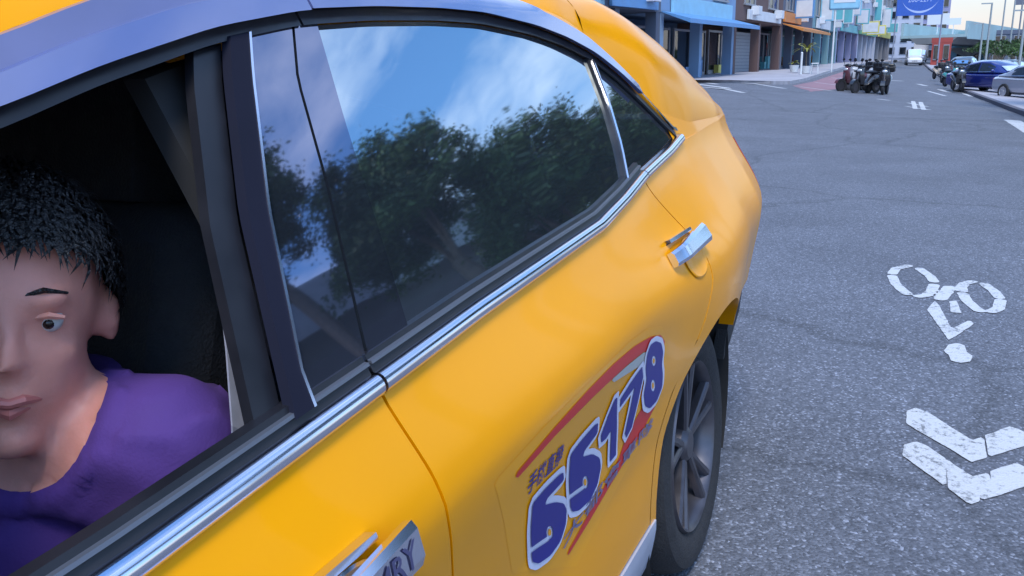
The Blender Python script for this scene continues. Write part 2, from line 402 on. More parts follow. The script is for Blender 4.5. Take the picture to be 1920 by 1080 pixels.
# ================================================================== TAXI
ipt = lambda x, T: float(np.interp(x, [a for a, b in T], [b for a, b in T]))
BELT = [(-2.4, .90), (-1.64, .931), (-1.31, .95), (-1.09, .963), (-.6, .985), (-.425, 1.005), (-.25, 1.03), (.0, 1.055), (.15, 1.075), (.5, 1.09), (.9, 1.10), (1.1, 1.07)]
BELTF = [(-3.72, .60), (-3.6, .68), (-3.2, .78), (-2.6, .87), (-2.4, .90)]
LOT = [(.15, .80), (.20, .875), (.26, .888), (.30, .895), (.40, .893), (.50, .888), (.60, .893), (.70, .908), (.78, .922), (.825, .926), (.86, .916), (.90, .898), (.95, .872)]
WX = [(-3.75, .62), (-3.65, .78), (-3.5, .88), (-3.2, .96), (-2.8, .99), (-2.3, 1), (.35, 1), (.7, .985), (.9, .955), (1.02, .90), (1.1, .80), (1.14, .62)]
def belt(x): return ipt(x, BELTF if x < -2.4 else BELT)
LOX = np.linspace(.1, 1.0, 181); LOY = np.interp(LOX, [a for a, b in LOT], [b for a, b in LOT])
_k = np.exp(-np.linspace(-2, 2, 9)**2); LOYs = np.convolve(np.pad(LOY, 4, mode='edge'), _k/_k.sum(), 'valid')
def ylow(x, z):
    b = belt(x); zz = z if z < .80 else .80 + (z-.80)*(.15/max(.02, b-.80)) if b > .82 else z*(.95/b)
    y = float(np.interp(zz, LOX, LOYs))
    if b > .82: y -= (.872 - yup0(b))*sstep(.80, b, z)
    for cx, am in ((.03, .055), (-2.82, .04)):
        y += am*math.exp(-((x-cx)/.36)**2)*math.exp(-((z-.66)/.2)**2)
    return y*ipt(x, WX)
def yup0(z): return .872 - (z-.94)*.574 if z < 1.36 else .631-(z-1.36)*1.3
def yup(x, z):
    y = yup0(z)*(1 if x < .3 else ipt(x, WX))
    return y
def S(x, z): return ylow(x, z) if z <= belt(x) else yup(x, z)
def hits(U, V, up=None):
    d = ray(U, V); fn = S if up is None else (yup if up else ylow)
    t = .3; 
    while t < 8:
        X = CAM + d*t
        if -X[1] < fn(X[0], X[2]): break
        t += .01
    a, b = t-.01, t
    for _ in range(20):
        m_ = (a+b)/2; X = CAM+d*m_
        if -X[1] < fn(X[0], X[2]): b = m_
        else: a = m_
    X = CAM + d*b; return float(X[0]), float(X[2])
def nrm(x, z, fn=S):
    e = .004; dx = (fn(x+e, z)-fn(x-e, z))/(2*e); dz = (fn(x, z+e)-fn(x, z-e))/(2*e)
    v = Vector((-dx, 1, -dz)); v.normalize(); return v
def pt(x, z, side, off=0, fn=S):
    y = fn(x, z)
    if off: n = nrm(x, z, fn); return (x+n.x*off, side*(y+n.y*off), z+n.z*off)
    return (x, side*y, z)
def cf(v): return v if callable(v) else (lambda *_: v)

taxi = empty('taxi', (0, 0, 0), label='yellow sedan taxi with a phone number sticker on its rear door', cat='taxi')
def panel(name, material, xl, xr, zb, zt, side=-1, nu=24, nv=24, off=0, parent=taxi, fn=S, skirt=.012, ang=35, build=True, mb=None, bulge=0):
    xl, xr, zb, zt = map(cf, (xl, xr, zb, zt)); V = []; F = []
    for i in range(nu+1):
        for j in range(nv+1):
            s, t = i/nu, j/nv; x = xl(.8) + (xr(.8)-xl(.8))*s
            for _ in range(6):
                z = zb(x) + (zt(x)-zb(x))*t; x = xl(z) + (xr(z)-xl(z))*s
            V.append(pt(x, z, side, off+bulge*math.sqrt(max(0, 1-(2*t-1)**2)), fn))
    idx = lambda i, j: i*(nv+1)+j
    for i in range(nu):
        for j in range(nv):
            q = (idx(i, j), idx(i+1, j), idx(i+1, j+1), idx(i, j+1)); F.append(q if side < 0 else q[::-1])
    if skirt:
        B = [idx(i, 0) for i in range(nu)] + [idx(nu, j) for j in range(nv)] + [idx(i, nv) for i in range(nu, 0, -1)] + [idx(0, j) for j in range(nv, 0, -1)]
        base = len(V)
        for b in B:
            v = V[b]; V.append((v[0], v[1]-side*skirt, v[2]))
        for k in range(len(B)):
            a, b = B[k], B[(k+1) % len(B)]; q = (a, base+k, base+(k+1) % len(B), b); F.append(q if side < 0 else q[::-1])
    if mb is not None: mb.add(V, F); return mb
    if not build: return V, F
    return link(name, me_from(V, F, name, True, ang), parent, material)

SEAM = [(.16, -1.20), (.40, -1.215), (.55, -1.235), (.717, -1.268), (.817, -1.299), (.864, -1.306), (.912, -1.316), (.95, -1.322)]
SEAMU = [(.94, -1.322), (.981, -1.315), (1.139, -1.240), (1.251, -1.196), (1.36, -1.12)]
seam = lambda z: ipt(z, SEAM)
seamu = lambda z: ipt(z, SEAMU)
G3 = .0024
HZ = .335
def circ(z, R, cx=0, sgn=-1): return cx + sgn*math.sqrt(max(0, R*R-(z-HZ)**2))
def rdr(z):     # rear door rear edge
    c = circ(z, .420)
    top = ipt(z, [(.60, -.325), (.66, -.255), (.72, -.20), (.80, -.155), (.88, -.16), (1.03, -.27)])
    return min(c, -.0) if z < .60 else top
SILL = .325
door_side = {}
for side in (-1, 1):
    sfx = {}
    rd = panel('rear_door', YEL, lambda z: seam(z)+G3, rdr, SILL+.006, lambda x: belt(x), side, 48, 44)
    fd = panel('front_door', YEL, lambda z: -2.38+.12*(z-.3), lambda z: seam(z)-G3, SILL+.006, lambda x: belt(x), side, 40, 40)
    door_side[side] = (fd, rd)
    # quarter panel: arch flange + upper block + rear block
    mb = MB()
    RA = .375
    na, nr = 40, 3
    V = []; F = []
    for i in range(na+1):
        th = rad(38 + 142*i/na)
        if i == na: th = rad(183)
        for j in range(nr+1):
            R = RA + (.416-RA)*j/nr; x, z = R*math.cos(th), HZ+R*math.sin(th); V.append(pt(x, z, side))
    for i in range(na):
        for j in range(nr): a = i*(nr+1)+j; q = (a, a+nr+1, a+nr+2, a+1); F.append(q if side > 0 else q[::-1])
    base = len(V)
    for i in range(na+1):
        v = V[i*(nr+1)]; V.append((v[0], v[1]-side*.04, v[2]))
    for i in range(na): F.append((i*(nr+1), (i+1)*(nr+1), base+i+1, base+i))
    mb.add(V, F)
    panel('', None, lambda z: rdr(max(z, .601))+2*G3 if z > .60 else -.318, .32, lambda x: HZ+math.sqrt(max(.0001, .416**2-x*x)) if abs(x) < .416 else .6, lambda x: belt(x), side, 30, 20, mb=mb, skirt=.01)
    panel('', None, lambda z: circ(z, .416, 0, 1) if z < HZ+math.sqrt(.416**2-.32**2) else .32, 1.075, .60, lambda x: belt(x), side, 26, 20, mb=mb, skirt=.0)
    mb.build('quarter_panel', YEL, taxi)
    panel('bumper_corner', RUB, .36, 1.05, lambda x: .44+.08*sstep(.36, .9, x), .60, side, 10, 6, off=-.015, skirt=.03)
    mb = MB()
    V = []; F = []
    for i in range(na+1):
        th = rad(-5 + 190*i/na)
        for j in range(nr+1):
            R = RA + (.40-RA)*j/nr; x, z = -2.82+R*math.cos(th), HZ+R*math.sin(th); V.append(pt(x, z, side))
    for i in range(na):
        for j in range(nr): a = i*(nr+1)+j; F.append((a, a+nr+1, a+nr+2, a+1))
    mb.add(V, F)
    panel('', None, -3.2, lambda z: -2.388+.12*(z-.3), lambda x: HZ+math.sqrt(max(.0001, .16-(x+2.82)**2)) if abs(x+2.82) < .4 else .3, lambda x: belt(x), side, 30, 14, mb=mb, skirt=0)
    panel('', None, -3.68, -3.2, .22, lambda x: belt(x), side, 12, 20, mb=mb, skirt=0)
    mb.build('front_fender', YEL, taxi)
    # sill: pale lower moulding below the doors
    panel('sill', mat('sill_silver', (.50, .52, .62), .3, .2, var=.1), -2.42, lambda z: circ(z, .385), .185, SILL, side, 30, 6, off=.004)
    # inner shell behind the gaps
    panel('door_frame', INT, -2.44, lambda z: circ(z, .44) if z < .74 else -.0, .20, lambda x: belt(x)-.01, side, 30, 16, off=-.035, skirt=0)

# window outlines ---------------------------------------------------------
GT = [(-2.42, .92), (-2.2, 1.03), (-1.9, 1.135), (-1.7, 1.195), (-1.567, 1.222), (-1.464, 1.251), (-1.3, 1.289), (-1.143, 1.313), (-.978, 1.325), (-.8, 1.332), (-.649, 1.333), (-.45, 1.319), (-.32, 1.300), (-.199, 1.271), (-.1, 1.228), (-.021, 1.180), (.076, 1.112), (.12, 1.082)]
_gx = np.linspace(-2.42, .12, 255); _gy = np.interp(_gx, [a for a, b in GT], [b for a, b in GT])
_k = np.exp(-(np.linspace(-2, 2, 13))**2); _gy = np.convolve(np.pad(_gy, 6, mode='reflect', reflect_type='odd'), _k/_k.sum(), 'valid')
gt = lambda x: float(np.interp(x, _gx, _gy))
SEALW, = (.016,)
def vt(x): return gt(x) + ipt(x, [(-2.4, .03), (-1.7, .042), (-1.5, .048), (-1.34, .052), (-1.2, .05), (-.5, .055), (-.2, .048), (.0, .034), (.12, .02)])
def zr(x): return vt(x) + ipt(x, [(-2.4, .012), (-1.5, .012), (-1.3, .020), (-1.1, .03), (-.4, .03), (-.1, .03), (.12, .03)])
def zr_raw(x):
    if x <= .10: return max(zr(x), belt(x)+.001) if x > -2.4 else belt(x)
    return max(belt(x)+.002, ipt(x, [(.10, zr(.10)), (.3, 1.112), (.6, 1.106), (.9, 1.104), (1.1, 1.075)]))
_rx = np.linspace(-3.8, 1.2, 501); _ry = np.array([zr_raw(float(x)) for x in _rx]); _k = np.exp(-(np.linspace(-2, 2, 17))**2); _rs = np.convolve(np.pad(_ry, 8, mode='edge'), _k/_k.sum(), 'valid')
def zr_all(x): return max(float(np.interp(x, _rx, _rs)), belt(x)+.001) if x > -.1 else zr_raw(x)
divx = lambda z: ipt(z, [(.99, -.400), (1.03, -.372), (1.10, -.30), (1.177, -.245), (1.274, -.205), (1.32, -.195)])
for side in (-1, 1):
    fd, rd = door_side[side]
    bz = lambda x: belt(x)+.022
    # rear door glass, applied pillar covers, quarter glass
    panel('window_glass', GLS if side < 0 else GLS_far, lambda z: ipt(z, [(.95, -1.243), (1.075, -1.195), (1.2, -1.150), (1.33, -1.098)]), lambda z: divx(z)-.012, bz, lambda x: gt(x), side, 20, 20, off=-.004, fn=yup, skirt=0, parent=rd)
    panel('quarter_glass', GLS if side < 0 else GLS_far, lambda z: divx(z)+.014, .098, bz, lambda x: max(gt(x), belt(x)+.03), side, 12, 14, off=-.004, fn=yup, skirt=0, parent=rd)
    panel('division_bar', BLK, lambda z: divx(z)-.015, lambda z: divx(z)+.011, bz, lambda x: gt(x)+.005, side, 3, 12, off=.003, fn=yup, parent=rd)
    panel('division_chrome', CHROME, lambda z: divx(z)+.002, lambda z: divx(z)+.006, bz, lambda x: gt(x)+.002, side, 2, 12, off=.006, fn=yup, parent=rd)
    panel('pillar_cover', PIL, lambda z: seamu(z)+G3, lambda z: ipt(z, [(.95, -1.243), (1.075, -1.195), (1.2, -1.150), (1.33, -1.098)])-.002, bz, lambda x: gt(x), side, 6, 20, off=.001, fn=yup, parent=rd)
    panel('pillar_cover', PIL, lambda z: ipt(z, [(.95, -1.42), (.995, -1.411), (1.128, -1.348), (1.252, -1.273), (1.33, -1.22)]), lambda z: seamu(z)-G3, bz, lambda x: gt(x), side, 6, 20, off=.001, fn=yup, parent=fd)
    panel('pillar_trim', mat('pillar_satin', (.012, .013, .025), .85, var=.1, spec=.1), lambda z: ipt(z, [(.95, -1.452), (1.128, -1.378), (1.252, -1.305), (1.33, -1.25)]), lambda z: ipt(z, [(.95, -1.423), (.995, -1.414), (1.128, -1.351), (1.252, -1.276), (1.33, -1.223)]), bz, lambda x: gt(x), side, 4, 20, off=.008, fn=yup, parent=fd)
    panel('pillar_trim_edge', CHROME, lambda z: ipt(z, [(.95, -1.4235), (.995, -1.4145), (1.128, -1.3515), (1.252, -1.2765), (1.33, -1.2235)]), lambda z: ipt(z, [(.95, -1.420), (.995, -1.411), (1.128, -1.348), (1.252, -1.273), (1.33, -1.22)]), bz, lambda x: gt(x), side, 2, 20, off=.009, fn=yup, parent=fd)
    panel('window_channel', BLK, lambda z: ipt(z, [(.95, -1.487), (1.128, -1.415), (1.252, -1.345), (1.33, -1.29)]), lambda z: ipt(z, [(.95, -1.454), (1.128, -1.380), (1.252, -1.307), (1.33, -1.252)]), bz, lambda x: gt(x), side, 4, 20, off=-.006, fn=yup, parent=fd)
    # belt trim: chrome over black
    for par, a, b in ((fd, lambda z: -2.36, lambda z: -1.322-G3), (rd, lambda z: -1.322+G3, lambda z: -.26)):
        panel('belt_chrome', CHROME, a, b, lambda x: belt(x)-.004, lambda x: belt(x)+.016, side, 40, 8, off=.004, fn=yup, parent=par, skirt=.014, bulge=.009)
        panel('belt_seal', BLK, a, b, lambda x: belt(x)+.016, lambda x: belt(x)+.034, side, 40, 3, off=.003, fn=yup, parent=par)
        panel('belt_rib', mat('belt_grey', (.16, .17, .2), .3, .6), a, b, lambda x: belt(x)+.024, lambda x: belt(x)+.027, side, 40, 2, off=.007, fn=yup, parent=par)
    panel('belt_chrome', CHROME, -.255, .145, lambda x: belt(x)-.004, lambda x: belt(x)+.016, side, 16, 8, off=.004, fn=yup, skirt=.014, bulge=.009)
    # seal, visor, gutter trim
    panel('window_seal', BLK, -2.38, -1.14-G3, lambda x: gt(x)-.002, lambda x: gt(x)+SEALW, side, 50, 3, off=.004, fn=yup, parent=fd)
    panel('window_seal', BLK, -1.14+G3, .115, lambda x: gt(x)-.002, lambda x: gt(x)+SEALW, side, 60, 3, off=.004, fn=yup, parent=rd)
    panel('rain_visor', VIS, -2.34, -1.124-G3, lambda x: gt(x)+SEALW*.5, lambda x: vt(x)-.018, side, 50, 5, off=.017, fn=yup, parent=fd)
    panel('rain_visor', VIS, -1.124+G3, -.02, lambda x: gt(x)+SEALW*.6, lambda x: vt(x)-.004, side, 50, 5, off=.017, fn=yup, parent=rd)
    panel('gutter_trim', mat('gutter_grey', (.12, .13, .26), .3, var=.1, coat=.6), -2.38, -1.13, lambda x: vt(x)-.016, lambda x: zr(x)-.004, side, 50, 3, off=.008, fn=yup, parent=taxi)
    panel('drip_chrome', CHROME, -1.12, .135, lambda x: vt(x)-.006, lambda x: vt(x)+.003, side, 60, 2, off=.008, fn=yup, parent=taxi)

# roof shell --------------------------------------------------------------
ZC = [(-3.72, .62), (-3.6, .72), (-3.2, .85), (-2.75, .95), (-2.6, .985), (-2.3, 1.16), (-2.0, 1.33), (-1.7, 1.41), (-1.4, 1.455), (-1.0, 1.475), (-.6, 1.478), (-.3, 1.468), (0, 1.445), (.25, 1.39), (.5, 1.325), (.68, 1.262), (.80, 1.22), (.9, 1.195), (1.0, 1.17), (1.06, 1.135), (1.12, 1.07)]
_zx = np.linspace(-3.72, 1.12, 485); _zy = np.interp(_zx, [a for a, b in ZC], [b for a, b in ZC])
_k = np.exp(-(np.linspace(-2, 2, 15))**2); _zy = np.convolve(np.pad(_zy, 7, mode='edge'), _k/_k.sum(), 'valid')
def zc(x): return max(float(np.interp(x, _zx, _zy)), zr_all(x)+.012)
def shell(x, q):        # q in -1..1 across
    z0 = zr_all(x); y0 = (yup(x, z0) if x > -2.4 else ylow(x, belt(x)-.001)) 
    a = abs(q); h = zc(x)-z0
    e = ipt(x, [(-2.4, 2.2), (-1, 3.0), (-.3, 7), (0, 10), (.3, 9), (.7, 8), (1, 5)])
    return (x, math.copysign(y0*(1-(1-a)**1.0), q) if q else 0, z0 + h*(1-a**e)**(1/1.6))
def shellpart(name, material, x0, x1, q0, q1, nu=40, nv=24, off=0, parent=taxi):
    x0, x1, q0, q1 = map(cf, (x0, x1, q0, q1)); V = []; F = []
    for i in range(nu+1):
        for j in range(nv+1):
            t = j/nv; s = i/nu; x = x0(0)+(x1(0)-x0(0))*s; q = q0(x)+(q1(x)-q0(x))*t
            x = x0(q)+(x1(q)-x0(q))*s; v = shell(x, q); V.append((v[0], v[1], v[2]+off))
    for i in range(nu):
        for j in range(nv): a = i*(nv+1)+j; F.append((a, a+nv+1, a+nv+2, a+1))
    return link(name, me_from(V, F, name, True, 50), parent, material)
shellpart('roof', YEL, -2.02, -.16, -1, 1, 60, 60)
QE = lambda x: ipt(x, [(-.2, .80), (.2, .83), (.6, .86), (.75, .86)])
shellpart('rear_window', GLS, -.155, .60, lambda x: -QE(x)+.006, lambda x: QE(x)-.006, 30, 24, -.003)
for s_ in (-1, 1):
    a, b = (lambda x: -1, lambda x: -QE(x)) if s_ < 0 else (lambda x: QE(x), lambda x: 1)
    shellpart('rear_pillar', YEL, -.16, .605, a, b, 40, 14)
shellpart('trunk_lid', YEL, .61, 1.12, lambda x: -.93, lambda x: .93, 20, 40)
for s_ in (-1, 1):
    a, b = (-1, -.938) if s_ < 0 else (.938, 1)
    shellpart('trunk_shoulder', YEL, .605, 1.10, a, b, 20, 6)
shellpart('windscreen', GLW, -2.72, -2.03, -.93, .93, 30, 24)
for a, b in ((-1, -.935), (.935, 1)): shellpart('front_pillar', YEL, -2.72, -2.025, a, b, 24, 4)
shellpart('bonnet', YEL, -3.72, -2.73, -1, 1, 30, 30)
# upper side skin (yellow) between trims and roof, and behind the quarter glass
for side in (-1, 1):
    panel('roof_side', YEL, -2.42, .10, lambda x: vt(x)-.02, lambda x: zr_all(x), side, 80, 4, off=0, fn=yup, skirt=0)
    panel('rear_pillar_base', YEL, .085, 1.075, lambda x: belt(x)-.001, lambda x: zr_all(x), side, 40, 5, off=0, fn=yup, skirt=0)
# bumpers and lamps
def endcap(name, x0, bulge, z0, z1, material, parent=taxi, yf=None):
    V = []; F = []; nu, nv = 24, 12
    for i in range(nu+1):
        for j in range(nv+1):
            q = -1+2*i/nu; z = z0+(z1-z0)*j/nv; yy = (yf or (lambda z: ylow(x0, min(z, belt(x0)))))(z)
            V.append((x0+bulge*(1-q*q)*(1-.35*((z-.5)/.4)**2), q*yy, z))
    for i in range(nu):
        for j in range(nv): a = i*(nv+1)+j; F.append((a, a+nv+1, a+nv+2, a+1))
    return link(name, me_from(V, F, name, True, 50), parent, material)
endcap('rear_bumper', 1.075, .07, .60, 1.07, YEL); endcap('bumper_skirt', 1.05, .06, .40, .60, RUB)
endcap('front_bumper', -3.68, -.12, .2, .66, YEL)
LR = mat('lamp_red', (.35, .01, .01), .15, coat=1)

LC = mat('lamp_clear', (.6, .62, .65), .1, .3, coat=1)
for side in (-1, 1):
    panel('tail_lamp', LR, .93, 1.07, .86, 1.02, side, 8, 8, off=.006)
    panel('head_lamp', LC, -3.66, -3.42, .58, .66, side, 8, 6, off=.006)

# side mirror of the near side is out of the picture but belongs to the car
for side in (-1, 1):
    MB().ball((-2.28, side*1.0, 1.02), (.07, .11, .075), 16, 12).build('side_mirror', YEL, taxi)

# door handles
def hmesh(pts, side, off):      # tube that follows the body
    return [pt(x, z, side, off, ylow) for x, z in pts]
for side in (-1, 1):
    fd, rd = door_side[side]
    for par, x0, hz in ((fd, -1.395, .014), (rd, -.15, .07)):
        # recess bowl
        mb = MB(); V = []; n = 28
        cx, cz = x0-.075, .793+hz
        rings = [(1, .0005), (.93, .002), (.80, .0), (.5, -.001), (.0, -.001)]
        for rr_, of in rings:
            for k in range(n):
                t = 2*math.pi*k/n; V.append(pt(cx+.066*rr_*math.cos(t), cz+.040*rr_*math.sin(t), side, of+.002, ylow))
        F = [(i*n+k, i*n+(k+1) % n, (i+1)*n+(k+1) % n, (i+1)*n+k) for i in range(len(rings)-1) for k in range(n)]
        mb.add(V, F).build('handle_bowl', CHROME if par.name.startswith('front') else YEL, par)
        # bar: flat plated grip rising rearwards
        mb = MB(); V = []; m_ = 14
        for i in range(m_+1):
            s_ = i/m_; x = x0-.215+.215*s_; z = .812+hz+.010*s_; stand = .008+.017*min(1, s_*6)
            hh = .017*(1-.25*(1-s_))
            for dz, do in ((-hh, -.006), (-hh, .004), (-hh*.6, .008), (hh*.6, .008), (hh, .004), (hh, -.006)):
                V.append(pt(x, z+dz, side, stand+do, ylow))
        F = [(i*6+k, i*6+(k+1) % 6, (i+1)*6+(k+1) % 6, (i+1)*6+k) for i in range(m_) for k in range(6)] + [tuple(range(6)), tuple(m_*6+k for k in range(6))[::-1]]
        mb.add(V, F).build('door_handle', CHROME, par, ang=25)
        mb = MB(); V = []
        for i in range(m_+1):
            s_ = i/m_; x = x0-.185+.155*s_; z = .838+hz
            for dz, do in ((0, .0), (0, .012), (.006, .012), (.008, .0)): V.append(pt(x, z+dz, side, do, ylow))
        F = [(i*4+k, i*4+(k+1) % 4, (i+1)*4+(k+1) % 4, (i+1)*4+k) for i in range(m_) for k in range(4)]
        mb.add(V, F).build('handle_shroud', CHROME, par)

# text helper: font outlines turned into a mesh, then laid on a surface
def textmesh(body, mapf, res=2, subdiv=0, bold=0):
    c = bpy.data.curves.new('t', 'FONT'); c.body = body; c.resolution_u = res; c.offset = bold
    o = bpy.data.objects.new('t', c); COL.objects.link(o); bpy.context.view_layer.update()
    dg = bpy.context.evaluated_depsgraph_get(); me = bpy.data.meshes.new_from_object(o.evaluated_get(dg))
    bpy.data.objects.remove(o); bpy.data.curves.remove(c)
    if subdiv:
        bm = bmesh.new(); bm.from_mesh(me); bmesh.ops.subdivide_edges(bm, edges=bm.edges, cuts=subdiv); bm.to_mesh(me); bm.free()
    w = max(v.co.x for v in me.vertices)
    for v in me.vertices: v.co = Vector(mapf(v.co.x/w, v.co.y))
    me.materials.clear(); me.validate(); return me
fdn, rdn = door_side[-1]
GREYT = mat('engraved_grey', (.05, .05, .12), .4)
link('handle_lettering', textmesh('CAMRY', lambda u, v: pt(-1.395-.125+.112*u+v*.004, .8195+.024*v+.006*u, -1, .0342, ylow), bold=.01), fdn, GREYT)

# sticker ---------------------------------------------------------------
def onbody(off): return lambda x, z: pt(x, z, -1, off, ylow)
def hx(p): return hits(p[0], p[1], False)
def sticker(name, polyf, bb, res, material, off, parent=rdn):
    nx, ny = int((bb[2]-bb[0])/res), int((bb[3]-bb[1])/res)
    V, F = sdf_mesh(polyf, bb, nx, ny, onbody(off)); return link(name, me_from(V, F, name, True, 180), parent, material)
film = [hx(p) for p in [(925, 905), (1020, 800), (1130, 690), (1180, 640), (1215, 615), (1240, 611), (1252, 640), (1250, 700), (1225, 790), (1170, 890), (1120, 985), (1080, 1062), (960, 1075), (945, 980)]]
sticker('sticker_film', sd_poly(film), bbox(film, .01), .008, YFILM, .0003)
up = [hx(p) for p in [(962, 893), (1040, 800), (1100, 733), (1150, 682), (1190, 648), (1220, 631), (1238, 628), (1246, 640), (1238, 660), (1226, 655), (1205, 660), (1175, 684), (1110, 745), (1040, 816), (970, 895)]]
sticker('red_swoosh', sd_poly(up), bbox(up, .01), .005, RPR, .0012)
cr = [hx(p) for p in [(1226, 656), (1205, 661), (1175, 685), (1145, 712), (1150, 716), (1180, 697), (1205, 682), (1222, 680)]]
sticker('white_swoosh', sd_poly(cr), bbox(cr, .01), .004, mat('grey_print', (.45, .45, .42), .5), .0015)
lo = [hx(p) for p in [(1236, 735), (1226, 765), (1205, 805), (1180, 850), (1140, 915), (1105, 975), (1060, 1048), (1066, 1030), (1110, 950), (1145, 890), (1160, 858), (1175, 815), (1200, 770), (1220, 740)]]
sticker('red_swoosh', sd_poly(lo), bbox(lo, .01), .005, RPR, .0012)
DG = {'5': [[(.86, .97), (.26, .97), (.20, .57), (.52, .63), (.72, .52), (.76, .32), (.64, .12), (.40, .04), (.14, .09)]],
      '1': [[(.22, .74), (.58, .97), (.52, .5), (.44, .03)]],
      '7': [[(.10, .93), (.86, .93), (.62, .58), (.42, .03)]],
      '8': [[(.5, .97), (.76, .87), (.78, .66), (.5, .54), (.24, .66), (.26, .87), (.5, .97)], [(.5, .54), (.80, .42), (.82, .16), (.5, .03), (.18, .16), (.20, .42), (.5, .54)]]}
def c6(x, y): return hx((860+x/2.0767, 560+y/2.0767))      # traced outlines of the printed digits
TR5 = [(276, 792), (330, 728), (386, 674), (402, 664), (405, 705), (326, 792), (372, 780), (404, 786), (416, 812), (412, 872), (390, 945), (350, 1004), (302, 1038), (276, 1032), (271, 1006), (268, 900)]
TR5B = [(425, 602), (474, 538), (524, 482), (538, 472), (535, 522), (474, 606), (516, 594), (544, 610), (549, 650), (535, 722), (505, 788), (460, 830), (432, 836), (423, 812), (418, 700)]
DIG = [(TR5, [((346, 907), (13, 26))], [(262, 985), (300, 957), (342, 930)]),
       (TR5B, [((485, 712), (11, 25))], [(414, 778), (448, 752), (480, 730)]),
       ([(546, 566), (543, 534), (572, 455), (600, 386), (613, 373), (611, 500), (608, 608), (580, 642), (583, 520), (566, 548)], [], None),
       ([(618, 430), (620, 388), (664, 318), (710, 254), (714, 300), (692, 400), (668, 500), (645, 546), (637, 528), (660, 420), (674, 352)], [], None),
       ([(762, 156), (784, 164), (792, 200), (787, 250), (791, 290), (788, 340), (765, 400), (736, 432), (716, 422), (711, 372), (722, 316), (718, 272), (725, 216), (740, 172)], [((753, 240), (8, 20)), ((750, 336), (8, 23))], None)]
for k, (P, holes, slit) in enumerate(DIG):
    if k in (0, 1, 4): P = [q for a, b in zip(P, P[1:]+P[:1]) for q in ((a[0]*.86+b[0]*.14, a[1]*.86+b[1]*.14), (a[0]*.14+b[0]*.86, a[1]*.14+b[1]*.86))]
    Q = [c6(*p) for p in P]; base = sd_poly(Q); cuts = []
    for (cx, cy), (a, b) in holes: cuts.append(sd_poly([c6(cx+a*math.cos(t), cy+b*math.sin(t)) for t in np.linspace(0, 6.28, 13)[:-1]]))
    if slit: cuts.append(sd_stroke([c6(*p) for p in slit], .009))
    dg_ = lambda X, Y, b=base, c=cuts: np.maximum.reduce([b(X, Y)+.0032]+[-f(X, Y) for f in c])
    bb = bbox(Q, .02)
    sticker('digit_outline', lambda X, Y, b=base: b(X, Y)-.0065, bb, .003, WPR, .0022+.0002*k)
    sticker('digit', dg_, bb, .0022, NAVY, .0038)
    for (cx, cy), (a, b) in holes: 
        ey = [c6(cx+a*.5*math.cos(t), cy+b*.55*math.sin(t)) for t in np.linspace(0, 6.28, 13)[:-1]]; sticker('digit_eye', sd_poly(ey), bbox(ey, .004), .0018, YFILM, .0036)
def body_text(body, a, b, h, off, material, name):
    (xa, za), (xb, zb) = hx(a), hx(b)
    link(name, textmesh(body, lambda u, v: pt(xa+(xb-xa)*u, za+(zb-za)*u+h*v, -1, off, ylow), bold=.012), rdn, material)
body_text('手機直撥', (985, 928), (1052, 862), .034, .0016, NAVY, 'small_lettering')
body_text('大都會車隊', (1052, 1030), (1222, 800), .030, .0026, mat('faint_print', (.16, .14, .25), .5), 'small_lettering')

# wheels ------------------------------------------------------------------
def wheel():
    r = empty('wheel', (0, 0, 0))
    ty = MB().lathe([(.225, -.02), (.245, -.008), (.285, .0), (.312, -.008), (.326, -.03), (.335, -.06), (.335, -.15), (.325, -.19), (.30, -.21), (.23, -.20)], n=64).build('tyre', RUB, r)
    gr = MB()
    for k in range(4):
        y = -.065-.025*k; gr.lathe([(.3352, y), (.3356, y-.006)], n=48)
    rim = MB().lathe([(.228, -.02), (.222, -.008), (.215, -.015), (.205, -.05), (.2, -.18)], n=48)
    rim.lathe([(.0, -.022), (.035, -.022), (.05, -.035), (.055, -.06)], n=24)
    for k in range(5):
        for dd in (-.17, .17):
            a = 2*math.pi*k/5 + .3 + dd
            p0 = Vector((.045*math.cos(a-dd*.6), -.034, .045*math.sin(a-dd*.6))); p1 = Vector((.217*math.cos(a), -.018, .217*math.sin(a)))
            d = (p1-p0).normalized(); s_ = Vector((-d.z, 0, d.x))
            V = []
            for p, w, th in ((p0, .013, .02), (p0.lerp(p1, .5), .010, .018), (p1, .013, .016)):
                V += [p+s_*w, p+s_*w*.5+Vector((0, .006, 0)), p-s_*w*.5+Vector((0, .006, 0)), p-s_*w, p-s_*w-Vector((0, th, 0)), p+s_*w-Vector((0, th, 0))]
            rim.add(V, [(i*6+j, i*6+(j+1) % 6, (i+1)*6+(j+1) % 6, (i+1)*6+j) for i in range(2) for j in range(6)])
    rim.build('rim', ALLOY, r)
    MB().lathe([(.0, -.09), (.15, -.09), (.15, -.10), (.0, -.105)], n=32).build('brake_disc', mat('disc_steel', (.2, .19, .18), .4, .9), r)
    return r
w0 = wheel()
ws = [(0, -1), (0, 1), (-2.82, -1), (-2.82, 1)]
for i, (x, sd_) in enumerate(ws):
    w = w0 if i == 0 else copy_tree(w0)
    w.parent = taxi; w.location = (x+.015, sd_*.897, .324); w.scale = (.968, 1, .968)
    w.rotation_euler = (rad(4.0), 0, math.pi) if sd_ < 0 else (rad(4.0), 0, 0)
for x in (0, -2.82):
    for sd_ in (-1, 1):
        V = []; F = []; n = 24
        for k in range(n+1):
            t = rad(-25+230*k/n)
            for y in (.55, .89): V.append((x+.41*math.cos(t), sd_*y, HZ+.41*math.sin(t)))
        for k in range(n): F.append((k*2, k*2+2, k*2+3, k*2+1))
        b = len(V); V.append((x, sd_*.55, HZ))
        F += [(b, k*2, k*2+2) for k in range(n)]
        link('wheel_housing', me_from(V, F, 'wh', True), taxi, INT)
